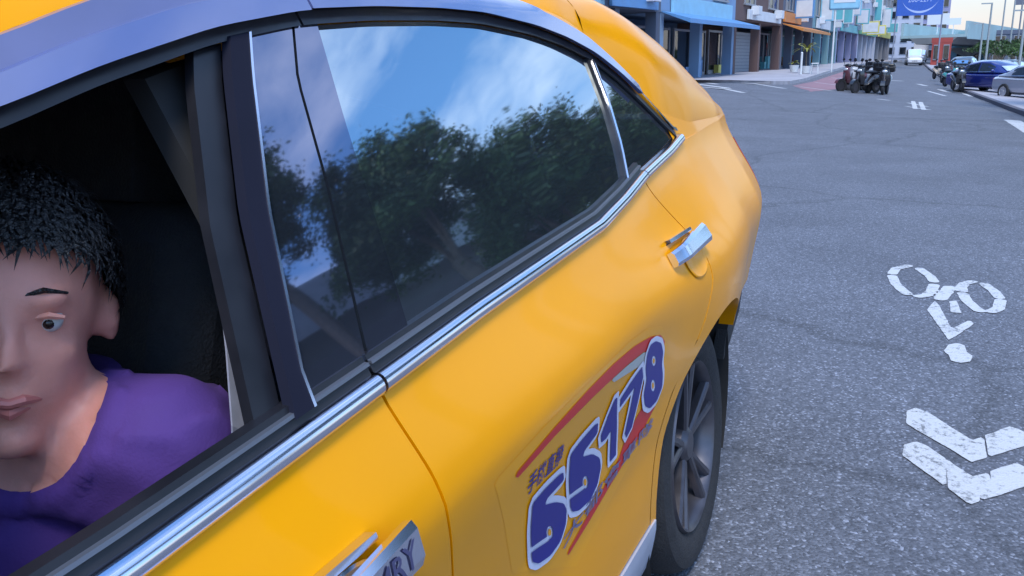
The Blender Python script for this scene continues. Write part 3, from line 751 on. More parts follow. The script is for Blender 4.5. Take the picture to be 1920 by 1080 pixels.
MB().box((-1.36, 0, .19), (2.2, .62, .02)).box((-1.4, 0, .23), (.95, .80, .02)).build('underbody', INT, taxi)

# cabin --------------------------------------------------------------------
MB().box((-1.4, 0, .27), (1.05, .80, .012)).build('cabin_floor', INT, taxi)
shl = shellpart('headliner', mat('headliner', (.05, .05, .055), .9), -1.98, -.2, -.94, .94, 24, 20, -.03)
for side in (-1, 1):
    fd, rd = door_side[side]
    for par, a, b in ((fd, -2.3, -1.42), (rd, -1.30, -.45)):
        panel('door_card', INT, a, b, .30, lambda x: belt(x)+.014, side, 14, 10, off=-.06, fn=S, parent=par, skirt=.02)
def seat(x, y, w, name='front_seat'):
    mb = MB().box((x, y, .47), (.25, w, .09), Matrix.Rotation(rad(-6), 3, 'Y'))
    s_ = mb.build('seat_cushion', SEATM, taxi, bevel=.04)
    mb = MB().box((x+.30, y, .80), (.065, w, .32), Matrix.Rotation(rad(16), 3, 'Y')); mb.build('seat_back', SEATM, taxi, bevel=.05)
    MB().box((x+.41, y, 1.19), (.05, .13, .085), Matrix.Rotation(rad(10), 3, 'Y')).tube([(x+.38, y-.06, 1.05), (x+.4, y-.06, 1.13)], .008).tube([(x+.38, y+.06, 1.05), (x+.4, y+.06, 1.13)], .008).build('headrest', SEATM, taxi, bevel=.035)
seat(-1.62, -.37, .25); seat(-1.62, .37, .25)
MB().box((-.62, 0, .45), (.26, .62, .1)).build('seat_cushion', SEATM, taxi, bevel=.04)
MB().box((-.30, 0, .78), (.07, .62, .3), Matrix.Rotation(rad(22), 3, 'Y')).build('seat_back', SEATM, taxi, bevel=.05)
for y in (-.38, 0, .38): MB().box((-.16, y, 1.1), (.045, .13, .07)).build('headrest', SEATM, taxi, bevel=.03)
MB().box((-.02, 0, 1.02), (.2, .62, .01)).build('parcel_shelf', INT, taxi)
MB().box((-2.45, 0, .86), (.28, .70, .14)).build('dashboard', INT, taxi, bevel=.05)
sw = MB(); R_ = .185
sw.tube([(-2.12+.0+R_*math.cos(t)*.35, -.37+R_*math.sin(t), .90+R_*math.cos(t)*.93) for t in np.linspace(0, 2*math.pi, 33)], .014, 8, False)
sw.tube([(-2.12, -.37-R_, .90), (-2.16, -.37, .88), (-2.12, -.37+R_, .90)], .012).tube([(-2.16, -.37, .88), (-2.35, -.37, .80)], .03)
sw.build('steering_wheel', BLK, taxi)
# seat belt hanging from the door pillar and the anchor trim
SB = mat('belt_webbing', (.30, .31, .38), .7, var=.1, vscale=60)
a = [((-1.372, -.72, 1.082), (-1.352, -.722, 1.078)), ((-1.412, -.76, 1.006), (-1.390, -.762, 1.0)), ((-1.445, -.79, .949), (-1.421, -.792, .93)), ((-1.46, -.79, .78), (-1.43, -.792, .78))]
V = []; F = []
for p, q in a: V += [p, q, (q[0]+.001, q[1]+.003, q[2]), (p[0]+.001, p[1]+.003, p[2])]
for i in range(len(a)-1):
    for k in range(4): F.append((i*4+k, i*4+(k+1) % 4, (i+1)*4+(k+1) % 4, (i+1)*4+k))
link('seat_belt', me_from(V, F, 'sb', False), taxi, SB)
panel('pillar_inner', INT, -1.37, -1.18, .95, lambda x: gt(x), -1, 6, 12, off=-.035, fn=yup, skirt=.03)
panel('pillar_inner', INT, -1.44, -1.18, .95, lambda x: gt(x), 1, 6, 12, off=-.03, fn=yup, skirt=.03)
MB().box((-1.19, .655, 1.235), (.05, .012, .018)).box((-1.19, .655, 1.19), (.05, .012, .008)).build('grab_handle', mat('grey_plastic', (.3, .32, .36), .4), taxi, bevel=.006)

# ================================================================== DRIVER
def person():
    root = empty('person', (-1.62, -.37, .56), label='driver in a purple shirt sitting behind the open front window of the taxi', cat='person')
    b = MB()
    def cap(p, q, r0, r1, n=5):
        p, q = Vector(p), Vector(q)
        for k in range(n+1):
            t = k/n; b.ball(p.lerp(q, t), r0+(r1-r0)*t, 12, 7)
    hd = Vector((-1.475, -.505, 1.088))
    hR = Matrix.Rotation(rad(0), 3, 'Z')
    # face direction: towards the officer at the window
    fdv = (Vector((CAM[0]-.1, CAM[1], 1.16)) - hd); fdv.z *= .3; fdv.normalize()
    upv = Vector((.06, -.12, 1)).normalized(); rt = fdv.cross(upv).normalized(); upv = rt.cross(fdv)
    def H(f, r, u): return hd + fdv*f + rt*r + upv*u
    def eb(f, r, u, rf, rr, ru):
        M = Matrix((fdv, rt, upv)).transposed(); V = MB().ball((0, 0, 0), (rf, rr, ru), 18, 14)
        b.add([H(f, r, u) + M @ Vector(v) for v in V.V], V.F)
    eb(-.012, 0, .030, .098, .078, .092)      # skull
    eb(.022, 0, -.035, .066, .062, .078)      # face
    eb(.060, 0, -.094, .026, .026, .020)      # chin
    for s_ in (-1, 1):
        eb(.050, s_*.034, -.020, .024, .022, .022)   # cheek
        eb(.076, s_*.024, .032, .014, .024, .009)    # brow
        eb(.012, s_*.050, -.058, .032, .018, .028)   # jaw
        eb(-.005, s_*.083, -.004, .016, .009, .028)  # ear
        eb(-.002, s_*.086, .010, .010, .007, .012)
    for k in range(6): eb(.080+.0035*k, 0, .020-.008*k, .011, .0075+.0006*k, .009)   # nose
    for s_ in (-1, 1): eb(.088, s_*.010, -.022, .008, .006, .006)
    eb(.082, 0, -.050, .010, .023, .006); eb(.079, 0, -.062, .011, .019, .007)      # lips
    neck0 = H(-.03, 0, -.07); chest = Vector((-1.44, -.42, .86))
    cap(neck0, (-1.44, -.44, .985), .056, .062)
    for t in np.linspace(0, 1, 8):
        c = chest.lerp(Vector((-1.52, -.38, .56)), t); b.ball(c, (.118+.01*t, .175-.02*t, .11), 18, 12)
    b.ball((-1.44, -.43, .93), (.095, .17, .065), 18, 12)
    shL, shR = Vector((-1.425, -.625, .955)), Vector((-1.46, -.26, .92))
    for sh, el, wr in ((shL, Vector((-1.46, -.69, .76)), Vector((-1.76, -.62, .80))), (shR, Vector((-1.62, -.20, .70)), Vector((-1.98, -.24, .86)))):
        cap(chest.lerp(sh, .5)+Vector((0, 0, .03)), sh, .082, .074); cap(sh, el, .068, .047); cap(el, wr, .046, .030)
        d = (wr-el).normalized(); sd2 = d.cross(Vector((0, 0, 1))).normalized()
        pm = wr + d*.05
        for k in (-1, 0, 1): cap(wr+d*.01+sd2*.008*k, wr+d*.075+sd2*.024*k, .017, .015, 4)
        for k, lf in zip((-1.5, -.5, .5, 1.5), (.062, .074, .07, .055)):
            p0 = wr+d*.085+sd2*.019*k; p1 = p0+d*lf*.5-Vector((0, 0, .008)); p2 = p1+d*lf*.3-Vector((0, 0, .028)); cap(p0, p1, .0095, .009, 4); cap(p1, p2, .009, .0078, 4)
        p0 = wr+d*.03-sd2*.026; cap(p0, p0-sd2*.03+d*.03, .011, .010, 4); cap(p0-sd2*.03+d*.03, p0-sd2*.032+d*.055-Vector((0, 0, .012)), .010, .0085, 4)
    for y in (-.47, -.27):
        cap((-1.56, y*.9-.03, .56), (-1.98, y, .60), .092, .064, 10); cap((-1.98, y, .60), (-2.12, y, .37), .060, .042, 8)
        cap((-2.10, y, .345), (-2.24, y, .335), .040, .032, 6)
    o = b.build('body', None, None, smooth=True)
    o.data.materials.clear()
    r_ = o.modifiers.new('r', 'REMESH'); r_.mode = 'VOXEL'; r_.voxel_size = .0078; r_.use_smooth_shade = True
    sm = o.modifiers.new('s', 'SMOOTH'); sm.iterations = 5; sm.factor = .5
    bpy.context.view_layer.update(); dg = bpy.context.evaluated_depsgraph_get()
    me = bpy.data.meshes.new_from_object(o.evaluated_get(dg)); bpy.data.objects.remove(o)
    SK = mat('skin', (.62, .26, .20), .5, var=.08, vscale=30, bump=.05, bscale=300)
    SK.node_tree.nodes['Principled BSDF'].inputs['Subsurface Weight'].default_value = .15
    SK.node_tree.nodes['Principled BSDF'].inputs['Subsurface Scale'].default_value = .02
    SH = mat('purple_shirt', (.065, .025, .17), .85, var=.12, vscale=6, bump=.1, bscale=350)
    TR = mat('dark_trousers', (.02, .022, .035), .85, var=.2, vscale=20)
    me.materials.clear()
    for k in (SK, SH, TR, BLK): me.materials.append(k)
    wrs = [Vector((-1.76, -.62, .80)), Vector((-1.98, -.24, .86))]
    # shirt collar lies on a plane round the neck
    for v in me.vertices:
        if .56 < v.co.z < 1.0 and (v.co-hd).length > .16:
            v.co += v.normal*(.009*noise.noise(Vector((v.co.x*9, v.co.y*9, v.co.z*5))) + .005*(1-abs(noise.noise(Vector((v.co.x*16+v.co.z*12, v.co.y*8, v.co.z*9)))*3))+.002)
    neckb = Vector((-1.45, -.462, .995))
    def seg(c, a, b): t = max(0, min(1, (c-a).dot(b-a)/(b-a).length_squared)); return (c-a-(b-a)*t).length
    for p in me.polygons:
        c = p.center; k = 1
        if seg(c, H(-.01, 0, .04), H(.035, 0, -.075)) < (.118 if c.z > 1.028 else .078) or seg(c, H(-.02, 0, -.05), neckb) < .074: k = 0
        elif any((c-w).dot(Vector((-1, 0, 0))) > -.03 and (c-w).length < .19 for w in wrs): k = 0
        elif c.z < .64 and c.x < -1.58 or c.z < .53: k = 2
        if c.z < .40 and c.x < -2.06: k = 3
        p.material_index = k; p.use_smooth = True
    def fld(c): return min(seg(c, H(-.01, 0, .04), H(.035, 0, -.075)) - (.118 if c.z > 1.028 else .078), seg(c, H(-.02, 0, -.05), neckb) - .074)
    vm = {}
    for p in me.polygons:
        for v in p.vertices: vm.setdefault(v, set()).add(p.material_index)
    for i, ms in vm.items():
        v = me.vertices[i]
        if v.co.z < .9 or v.co.z > 1.022: continue
        if ms == {0, 1}:
            for _ in range(3):
                f0 = fld(v.co); g = Vector([(fld(v.co+Vector(d)*.002)-f0)/.002 for d in ((1, 0, 0), (0, 1, 0), (0, 0, 1))]); g -= v.normal*g.dot(v.normal)
                if g.length > .2: v.co -= g*(f0/g.length_squared)*.9
        elif ms == {1}:
            f0 = fld(v.co)
            if f0 < .022: v.co += v.normal*.0045
    body = link('body', me)
    def P(ob): ob.parent = root; ob.matrix_parent_inverse = Matrix.Translation(-Vector(root.location)); return ob
    P(body)
    for s_ in (-1, 1):
        ey = P(MB().ball(H(.066, s_*.030, .012), .0120, 14, 10).build('eye', mat('eye_white', (.5, .48, .46), .3)))
        ir = MB().ball(H(.0735, s_*.030, .010), .0056, 12, 8).build('iris', mat('iris', (.02, .012, .01), .15)); ir.parent = ey
        P(MB().tube([H(.078, s_*.030-.012, .0155), H(.0815, s_*.030, .0185), H(.078, s_*.030+.012, .0155)], [.002, .0035, .002], 6).build('eyelid', SK))
    HA = mat('black_hair', (.008, .007, .008), .45, var=.3, vscale=60, bump=.8, bscale=180)
    hb = MB(); Mx = Matrix((fdv, rt, upv)).transposed()
    def hp(ph, th):   # hair cap on the skull
        d = Vector((math.sin(ph)*math.cos(th), math.sin(ph)*math.sin(th), math.cos(ph)))
        k = 1.07+.05*noise.noise(Vector((ph*9, th*5, 2)))
        return H(-.014, 0, .032) + Mx @ Vector((d.x*.102*k, d.y*.083*k, d.z*.098*k))
    V = []; F = []; na_, nb_ = 60, 24
    for i in range(nb_+1):
        for k in range(na_):
            th = 2*math.pi*k/na_; front = max(0, math.cos(th)); ph = (i/nb_)*(1.95 - .95*front**.7 + .04*math.sin(k*2.7)); V.append(hp(max(ph, .001), th))
    for i in range(nb_):
        for k in range(na_): F.append((i*na_+k, i*na_+(k+1) % na_, (i+1)*na_+(k+1) % na_, (i+1)*na_+k))
    rg = random.Random(5)
    for k in range(2600):
        th = rg.uniform(0, 6.283); front = max(0, math.cos(th)); ph = rg.random()**.6*(1.97 - .93*front**.7)
        a0 = hp(ph, th); a1 = hp(min(2.1, ph+.16), th+rg.uniform(-.25, .25)); nn = (a0-H(-.014, 0, .032)).normalized(); d = (a1-a0).normalized()
        sd3 = d.cross(nn).normalized()*.0016; L_ = rg.uniform(.016, .034); b0 = len(V)
        q0 = a0+nn*.001; q1 = a0+d*L_*.5+nn*rg.uniform(.004, .010); q2 = a0+d*L_+nn*rg.uniform(.001, .009)
        V += [q0-sd3, q0+sd3, q1-sd3, q1+sd3, q2]; F += [(b0, b0+1, b0+3, b0+2), (b0+2, b0+3, b0+4)]
    ho = link('hair', me_from(V, F, 'hair', True, 180), None, HA); P(ho)
    P(MB().tube([H(.074, -.026, -.056), H(.090, -.010, -.052), H(.092, 0, -.054), H(.090, .010, -.052), H(.074, .026, -.056)], [.002, .0048, .0042, .0048, .002], 8).tube([H(.074, -.024, -.058), H(.089, 0, -.0635), H(.074, .024, -.058)], [.002, .0062, .002], 8).build('lips', mat('lips', (.45, .14, .12), .45)))
    for s_ in (-1, 1):
        q = MB(); q.tube([H(.083, s_*.013, .036), H(.086, s_*.027, .041), H(.074, s_*.045, .036)], [.0018, .0026, .0012], 6); P(q.build('eyebrow', HA))
    cl = MB(); pts = []   # collar band inside the neckline
    for k in range(25):
        t = 2*math.pi*k/24; pts.append((-1.450+.080*math.cos(t), -.464+.080*math.sin(t), .992+.006*math.cos(t)))
    cl.tube(pts, .016, 8, False); P(cl.build('collar', SH))
    root.location = Vector(root.location) + Vector((-.03, -.09, -.04))
    return root
person()

# ================================================================== TREES
LEAF = mat('leaf_green', (.035, .075, .018), .6, var=.5, vscale=.9)
LEAFY = mat('leaf_yellow_green', (.20, .20, .03), .6, var=.4, vscale=3)
BARK = mat('bark', (.11, .09, .075), .9, var=.35, vscale=8, bump=.6, bscale=25)
def crown_mesh(rx, rz, zc_, n_cl, n_lf, sz, seed, shape=1.):
    rg = np.random.RandomState(seed); d = rg.normal(size=(n_cl, 3)); d /= np.linalg.norm(d, axis=1)[:, None]; d[:, 2] = np.abs(d[:, 2])-.25
    r = rg.uniform(.15, 1, n_cl)**.55; k = 1+.28*np.sin(3*np.arctan2(d[:, 1], d[:, 0])+seed)
    c = np.stack([d[:, 0]*rx*r*k, d[:, 1]*rx*r*k, zc_+d[:, 2]*rz*r], 1); cr_ = rg.uniform(.3, .75, n_cl)*rx*.30
    p = np.repeat(c, n_lf, 0)+rg.normal(size=(n_cl*n_lf, 3))*np.repeat(cr_, n_lf)[:, None]*np.array([.62, .62, .34]); m_ = len(p)
    a = rg.normal(size=(m_, 3)); a /= np.linalg.norm(a, axis=1)[:, None]; b = np.cross(a, rg.normal(size=(m_, 3))); b /= np.linalg.norm(b, axis=1)[:, None]
    s1 = (sz*rg.uniform(.6, 1.3, m_))[:, None]; V = np.stack([p-a*s1, p+b*s1*.5+a*s1*.1, p+a*s1, p-b*s1*.5+a*s1*.1], 1).reshape(-1, 3)
    me = bpy.data.meshes.new('crown'); me.vertices.add(4*m_); me.vertices.foreach_set('co', V.ravel()); me.loops.add(4*m_); me.loops.foreach_set('vertex_index', np.arange(4*m_))
    me.polygons.add(m_); me.polygons.foreach_set('loop_start', np.arange(m_)*4); me.polygons.foreach_set('loop_total', np.full(m_, 4)); me.update(calc_edges=True); me.validate(); return me
def tree(name, loc, h, rx, label, group=None, seed=1, n_cl=120, n_lf=60, sz=.13, th=.2, leafm=LEAF, low=.42):
    r = empty(name, loc, label=label, cat='tree', group=group); rg = random.Random(seed)
    mb = MB(); zb = h*low; mb.tube([(0, 0, -.2), (.04*h*.1, 0, zb*.5), (-.03, .05, zb)], [th*1.25, th, th*.8], 10)
    for k in range(6):
        a = rg.uniform(0, 6.28); e = rg.uniform(.4, .85)*rx; mb.tube([(-.03, .05, zb*.95), (math.cos(a)*e*.5, math.sin(a)*e*.5, zb+(h-zb)*.35), (math.cos(a)*e, math.sin(a)*e, zb+(h-zb)*rg.uniform(.5, .8))], [th*.4, th*.2, th*.06], 7)
    mb.build('trunk', BARK, r)
    rz = (h-zb)*.62; link('crown', crown_mesh(rx, rz, h-rz, n_cl, n_lf, sz, seed), r, leafm); return r
def pol(az, D, ox=-.7, oy=-.75):
    x, y = ox+D*math.cos(rad(az)), oy+D*math.sin(rad(az)); return (x, y, gz(x, y))
for az, D, h, rx, sd_, lb, lw in [(-37, 16, 12.4, 2.2, 3, 'tallest dark street tree opposite the taxi, mirrored in the pillar covers', .74),
                              (-27.5, 17, 11.0, 2.0, 4, 'broad dark street tree opposite the taxi, mirrored at the front of the rear door glass', .60),
                              (-20.5, 19, 9.3, 2.2, 5, 'low round street tree opposite the taxi, mirrored in the middle of the rear door glass', .5),
                              (-15.2, 23, 9.4, 2.1, 6, 'wide dark street tree opposite the taxi, mirrored behind the middle of the rear door glass', .45),
                              (-12.4, 30, 11.2, 2.5, 8, 'farthest dark street tree of the row, mirrored beside the quarter glass', .42)]:
    tree('street_tree', pol(az, D), h, rx, lb, 'street trees opposite the taxi', sd_, 260, 130, .065, low=lw)

# elevated road mirrored in the glass, right of the picture
CON = mat('concrete', (.30, .31, .32), .85, var=.2, vscale=1.2, bump=.3, bscale=8)
CONB = mat('concrete_pale_green', (.30, .42, .44), .7, var=.12, vscale=.3)
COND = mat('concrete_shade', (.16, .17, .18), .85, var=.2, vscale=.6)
def deck(root, P, w, z, thick, material=CON, par=.9):
    P = [Vector((p[0], p[1], 0)) for p in P]
    def lay(name, m_, prof):
        V = []; F = []; n = len(prof)
        for i, p in enumerate(P):
            d = (P[min(i+1, len(P)-1)]-P[max(i-1, 0)]).normalized(); s_ = Vector((d.y, -d.x, 0)); zz = z[i] if isinstance(z, list) else z
            for o, dz in prof: q = p+s_*o; V.append((q.x, q.y, zz+dz))
        for i in range(len(P)-1):
            for k in range(n): F.append((i*n+k, i*n+(k+1) % n, (i+1)*n+(k+1) % n, (i+1)*n+k))
        F += [tuple(range(n)), tuple((len(P)-1)*n+k for k in range(n))[::-1]]
        return link(name, me_from(V, F, name, False), root, m_)
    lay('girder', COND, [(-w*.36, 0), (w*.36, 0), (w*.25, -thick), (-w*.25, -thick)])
    lay('deck_slab', material, [(-w/2, .004), (-w/2, .35), (w/2, .35), (w/2, .004)])
    for s_ in (-1, 1): lay('parapet', material, [(s_*w/2-s_*.3, .354), (s_*w/2-s_*.3, .35+par), (s_*(w/2+.02), .35+par), (s_*(w/2+.02), -.25), (s_*(w/2+.0), -.25), (s_*w/2+s_*.003, .354)])
    return lay
ra = empty('elevated_walkway', (15, -15, 0), label='concrete elevated walkway opposite the taxi, mirrored low in the door glass', cat='walkway')
def off_(o, root): return [(p[0]-root.location.x, p[1]-root.location.y) for p in o]
deck(ra, off_([(-4, -17.6), (6, -16.2), (16, -14.6), (24, -13.3), (33, -12)], ra), 3.2, 9.6, .6)
for p in ((-2, -17.3), (12, -15.2), (26, -13)):
    MB().box((p[0]-15, p[1]+15, 4.3), (.45, .45, 4.6)).build('pier', CON, ra, bevel=.05)

# viaduct in the distance -------------------------------------------------
va, vb_ = at(1742, 128), at(1990, 285)
vd = empty('viaduct', (va[0], va[1], va[2]), label='pale green elevated road viaduct crossing behind the right side parking', cat='viaduct')
ang = math.atan2(vb_[1]-va[1], vb_[0]-va[0]); Lv = math.hypot(vb_[0]-va[0], vb_[1]-va[1])
dd = (math.cos(ang), math.sin(ang)); zt = 4.8
deck(vd, [(dd[0]*t, dd[1]*t) for t in (1, 30, 60, 100, 140, 240)], 8, 3.5, .8, CONB, 1.6)
for t in (26, 82, 140, 200):
    q = MB(); q.lathe([(.55, -1.5), (.55, 1.4)], (dd[0]*t, dd[1]*t, 0), 'z', 16)
    n_ = Vector((dd[1], -dd[0], 0))
    c_ = Vector((dd[0]*t, dd[1]*t, 0)); V = []
    for w_, z_ in ((.6, 1.1), (2.4, 2.0), (2.4, 2.45)):
        for a_, b_ in ((-1, -.6), (1, -.6), (1, .6), (-1, .6)): p = c_+n_*w_*a_+Vector((dd[0], dd[1], 0))*b_; V.append((p.x, p.y, z_))
    q.add(V, [(i*4+k, i*4+(k+1) % 4, (i+1)*4+(k+1) % 4, (i+1)*4+k) for i in range(2) for k in range(4)]+[(8, 9, 10, 11)])
    q.build('pier', CON, vd)
SIGNW = mat('sign_white', (.62, .64, .66), .5); SIGNB = mat('sign_blue', (.03, .10, .42), .5, var=.1); SIGNLB = mat('sign_pale_blue', (.18, .38, .62), .5)
for k, (t, w_, hh) in enumerate(((3, 2.6, 1.4), (13, 1.8, .9))):
    MB().box((dd[0]*t, dd[1]*t, 5.9), (.08, w_/2, hh/2)).box((dd[0]*t, dd[1]*t, 4.9), (.05, .05, .9)).build('sign_board', SIGNW, vd)
gp = at(1904, 118)
gs = empty('sign_gantry', gp, label='small grey sign panel on a tall pole above the viaduct', cat='sign')
MB().tube([(0, 0, 0), (0, 0, 9.2)], .09).build('pole', mat('grey_metal', (.25, .26, .28), .5, .5), gs)
for k in range(2): MB().box((0, -.2, 8.3-k*.75), (.05, .9, .33)).build('sign_panel', mat('sign_dark', (.12, .13, .17), .5), gs)

# ================================================================== BUILDINGS
PANE = GLD
def W2(root, ang_):
    def f(x, y, z): return (x, y, z)
    return f
WALLS = {k: mat('wall_'+k, c, .85, var=.12, vscale=.5, bump=.2, bscale=6) for k, c in dict(
    brown=(.13, .08, .075), slate=(.10, .12, .17), blue=(.20, .31, .47), teal=(.17, .30, .34), lilac=(.27, .27, .42), pale=(.42, .44, .52), grey=(.24, .25, .29), cream=(.45, .42, .36), red=(.34, .06, .05)).items()}
FRM = mat('window_frame', (.3, .31, .34), .5, .4); SHUT = mat('shutter', (.30, .33, .38), .5, .3, var=.1, bump=.2)
SG = {k: mat('board_'+k, c, .5, var=.08, vscale=2) for k, c in dict(blue=(.10, .26, .52), yellow=(.62, .55, .12), white=(.6, .62, .66), red=(.45, .05, .04), green=(.10, .32, .2), teal=(.12, .40, .45), orange=(.55, .2, .04), cyan=(.25, .5, .65)).items()}
def building(p0, p1, h, wall, label, base='shutter', boards=(), awn=None, proj=(), depth=9, seed=0, floors=None, shift=0):
    a = math.atan2(p1[1]-p0[1], p1[0]-p0[0]); Lb = math.hypot(p1[0]-p0[0], p1[1]-p0[1]); z0 = gz(*p0); rg = random.Random(seed)
    r = empty('building', (p0[0], p0[1], z0+.10), a, label=label, cat='building')
    # local: x along the facade, y inward (left of the walking direction), z up
    w = MB().box((Lb/2, depth/2+1.8, 1.55), (Lb/2-.004, depth/2-1.8+.0, 1.95)).box((Lb/2, depth/2, h/2+1.6), (Lb/2-.004, depth/2, h/2-1.6))
    w.build('wall', WALLS[wall], r, smooth=False)
    n = max(2, int(Lb/4.2)); 
    for k in range(n+1):
        MB().box((min(Lb-.25, max(.25, Lb*k/n)), .3, 1.5), (.22, .28, 1.70)).build('pillar', WALLS[wall], r, smooth=False)
    for k in range(n):
        cx = Lb*(k+.5)/n; hw = Lb/n/2-.35
        if base == 'shutter' and rg.random() < .55:
            m_ = MB()
            for j in range(12): m_.box((cx, 1.72, .2+j*.22), (hw, .04, .10))
            m_.build('shutter', SHUT, r, smooth=False)
        else:
            f_ = MB().box((cx, 1.70, 2.62), (hw, .05, .06)).box((cx, 1.70, .15), (hw, .05, .15)).box((cx-hw, 1.70, 1.4), (.05, .05, 1.3)).box((cx+hw, 1.70, 1.4), (.05, .05, 1.3)).box((cx, 1.70, 1.4), (.04, .05, 1.2)).build('shop_front', FRM, r, smooth=False)
            MB().box((cx, 1.72, 1.4), (hw-.05, .012, 1.2)).build('pane', PANE, f_, smooth=False)
            MB().box((cx+hw*.4, 1.5, .55), (.35, .12, .45)).box((cx-hw*.5, 1.45, .35), (.3, .15, .25)).build('display_rack', SG[rg.choice(list(SG))], r, smooth=False)
    nf = floors or int((h-3.4)/3.1)
    for j in range(nf):
        for k in range(n):
            cx = Lb*(k+.5)/n; cz = 4.9+j*3.1; ww = min(1.2, Lb/n*.32)
            if cz > h-.8: continue
            f_ = MB().box((cx, -.03, cz+.72), (ww+.06, .06, .05)).box((cx, -.05, cz-.72), (ww+.12, .09, .05)).box((cx-ww, -.03, cz), (.05, .06, .67)).box((cx+ww, -.03, cz), (.05, .06, .67)).box((cx, -.03, cz), (.03, .05, .67)).build('window', FRM, r, smooth=False)
            MB().box((cx, -.015, cz), (ww-.05, .008, .67)).build('pane', PANE, f_, smooth=False)
            if rg.random() < .45: MB().box((cx+ww*.5, -.32, cz-1.05), (.4, .26, .27)).build('air_conditioner', SG['white'], r, smooth=False, bevel=.02)
    for (x0, x1, z_, hh, c) in boards:
        MB().box(((x0+x1)/2*Lb, -.12, z_), ((x1-x0)/2*Lb, .08, hh/2)).build('sign_board', SG[c], r, smooth=False, bevel=.02)
    for (fx, z_, hh, ww, c) in proj:      # boards standing out over the pavement
        q = MB().box((fx*Lb, -.12-ww/2, z_), (.10, ww/2, hh/2)).build('hanging_sign', SG[c], r, smooth=False, bevel=.02)
        MB().box((fx*Lb, -.12-ww/2, z_), (.115, ww/2-.12, hh/2-.12)).build('sign_face', SG['white' if c != 'white' else 'teal'], q, smooth=False)
    if awn:
        q = MB(); q.add([(0, -.05, 3.25), (Lb, -.05, 3.25), (Lb, -1.5, 2.85), (0, -1.5, 2.85), (0, -.05, 3.19), (Lb, -.05, 3.19), (Lb, -1.5, 2.65), (0, -1.5, 2.65)], [(0, 1, 2, 3), (4, 7, 6, 5), (3, 2, 6, 7), (0, 3, 7, 4), (1, 5, 6, 2)])
        q.build('awning', SG[awn], r, smooth=False)
    MB().box((Lb/2, .25, h+.35), (Lb/2-.01, .12, .35)).build('roof_parapet', WALLS[wall], r, smooth=False)
    return r
FL = [(14, 15.5), (27, 12.6), (40, 10.4), (52, 9.2), (64, 8.2), (77, 7.6), (92, 6.9), (108, 6.0), (126, 5.0), (146, 3.9)]
BL = [dict(wall='brown', label='brown walled shop house nearest the taxi roof with racks under its arcade', boards=((.1, .9, 3.6, .7, 'orange'),), base='glass'),
      dict(wall='slate', label='dark slate shop house behind the taxi rear pillar with pale blue boards', boards=((.05, .55, 3.7, .9, 'cyan'), (.6, .95, 3.7, .9, 'blue')), base='shutter'),
      dict(wall='blue', label='blue fronted shop house between the slate one and the maroon one', boards=((.1, .9, 3.6, .8, 'cyan'),), awn='blue', base='shutter'),
      dict(wall='brown', label='maroon shop house just left of the potted palm', boards=((.2, .9, 3.6, .6, 'white'),), base='shutter'),
      dict(wall='slate', label='dark shop house behind the potted palm with an orange awning', boards=((.0, .5, 3.7, .7, 'orange'),), proj=((.3, 4.4, 1.4, 1.4, 'blue'),), awn='orange', base='glass'),
      dict(wall='teal', label='teal shop house behind the blue pole sign', boards=((.1, .6, 3.6, .8, 'white'),), proj=((.2, 5, 2.4, 1.1, 'cyan'), (.7, 5.2, 2.2, 1.0, 'white')), base='glass'),
      dict(wall='lilac', label='lilac shop house with tall hanging signs above the scooters', boards=((.1, .9, 3.6, .8, 'teal'),), proj=((.15, 5.6, 3.4, 1.0, 'white'), (.5, 6.2, 2.6, 1.0, 'cyan'), (.8, 5, 1.6, 1.3, 'teal')), base='glass'),
      dict(wall='pale', label='pale shop house with yellow hanging signs beyond the scooters', boards=((.0, .9, 3.6, .9, 'green'),), proj=((.1, 3.9, 1.3, 1.9, 'yellow'), (.35, 3.7, 1.1, 2.2, 'yellow'), (.7, 6.5, 3, 1.0, 'white')), base='glass'),
      dict(wall='grey', label='grey shop house at the far end of the left row', boards=((.1, .9, 3.6, .8, 'yellow'),), proj=((.2, 5.6, 2.6, 1.3, 'teal'), (.6, 4.6, 1.4, 1.6, 'white')), base='shutter')]
for i, b in enumerate(BL):
    building(FL[i], FL[i+1], [11, 10, 12, 10, 13, 11, 14, 12, 15][i], seed=i+3, **b)
building((-1, 19), (12, 16.2), 11, 'brown', 'brown walled shop house glimpsed through the cabin windows', 'shutter', ((.0, .9, 3.7, 1.0, 'orange'),), seed=2)
# end of the street
def block(name, cU, D, w, h, wall, label, seed=0, rows=6, cols=5, lift=0):
    p = at(cU, D); r = empty(name, p, 0, label=label, cat='building'); MB().box((w*.35, 0, h/2), (w*.35, w/2, h/2)).build('wall', WALLS[wall], r, smooth=False)
    for j in range(rows):
        for k in range(cols):
            y = -w/2+w*(k+.5)/cols; z = h*(j+.6)/rows
            f_ = MB().box((-.05, y, z), (.06, w/cols*.30, h/rows*.32)).build('window', FRM, r, smooth=False)
            MB().box((-.13, y, z), (.01, w/cols*.26, h/rows*.28)).build('pane', PANE, f_, smooth=False)
    MB().box((w*.35, 0, h+.3), (w*.36, w/2+.1, .3)).build('roof_parapet', WALLS[wall], r, smooth=False); return r
block('building', 1716, 235, 13, 13.5, 'lilac', 'lilac block closing the far end of the street under the blue banner', rows=5, cols=6)
block('building', 1680, 205, 9, 17, 'pale', 'tall pale block at the far end left of the blue banner', rows=7, cols=4)
block('building', 1763, 124, 2.2, 2.9, 'red', 'small red shop kiosk beyond the right kerb under the viaduct', rows=1, cols=2)
block('building', 1779, 190, 9, 5.2, 'slate', 'low dark building under the left end of the viaduct', rows=2, cols=4)
block('building', 1845, 165, 14, 4.6, 'teal', 'low teal building behind the poles under the viaduct', rows=2, cols=6)
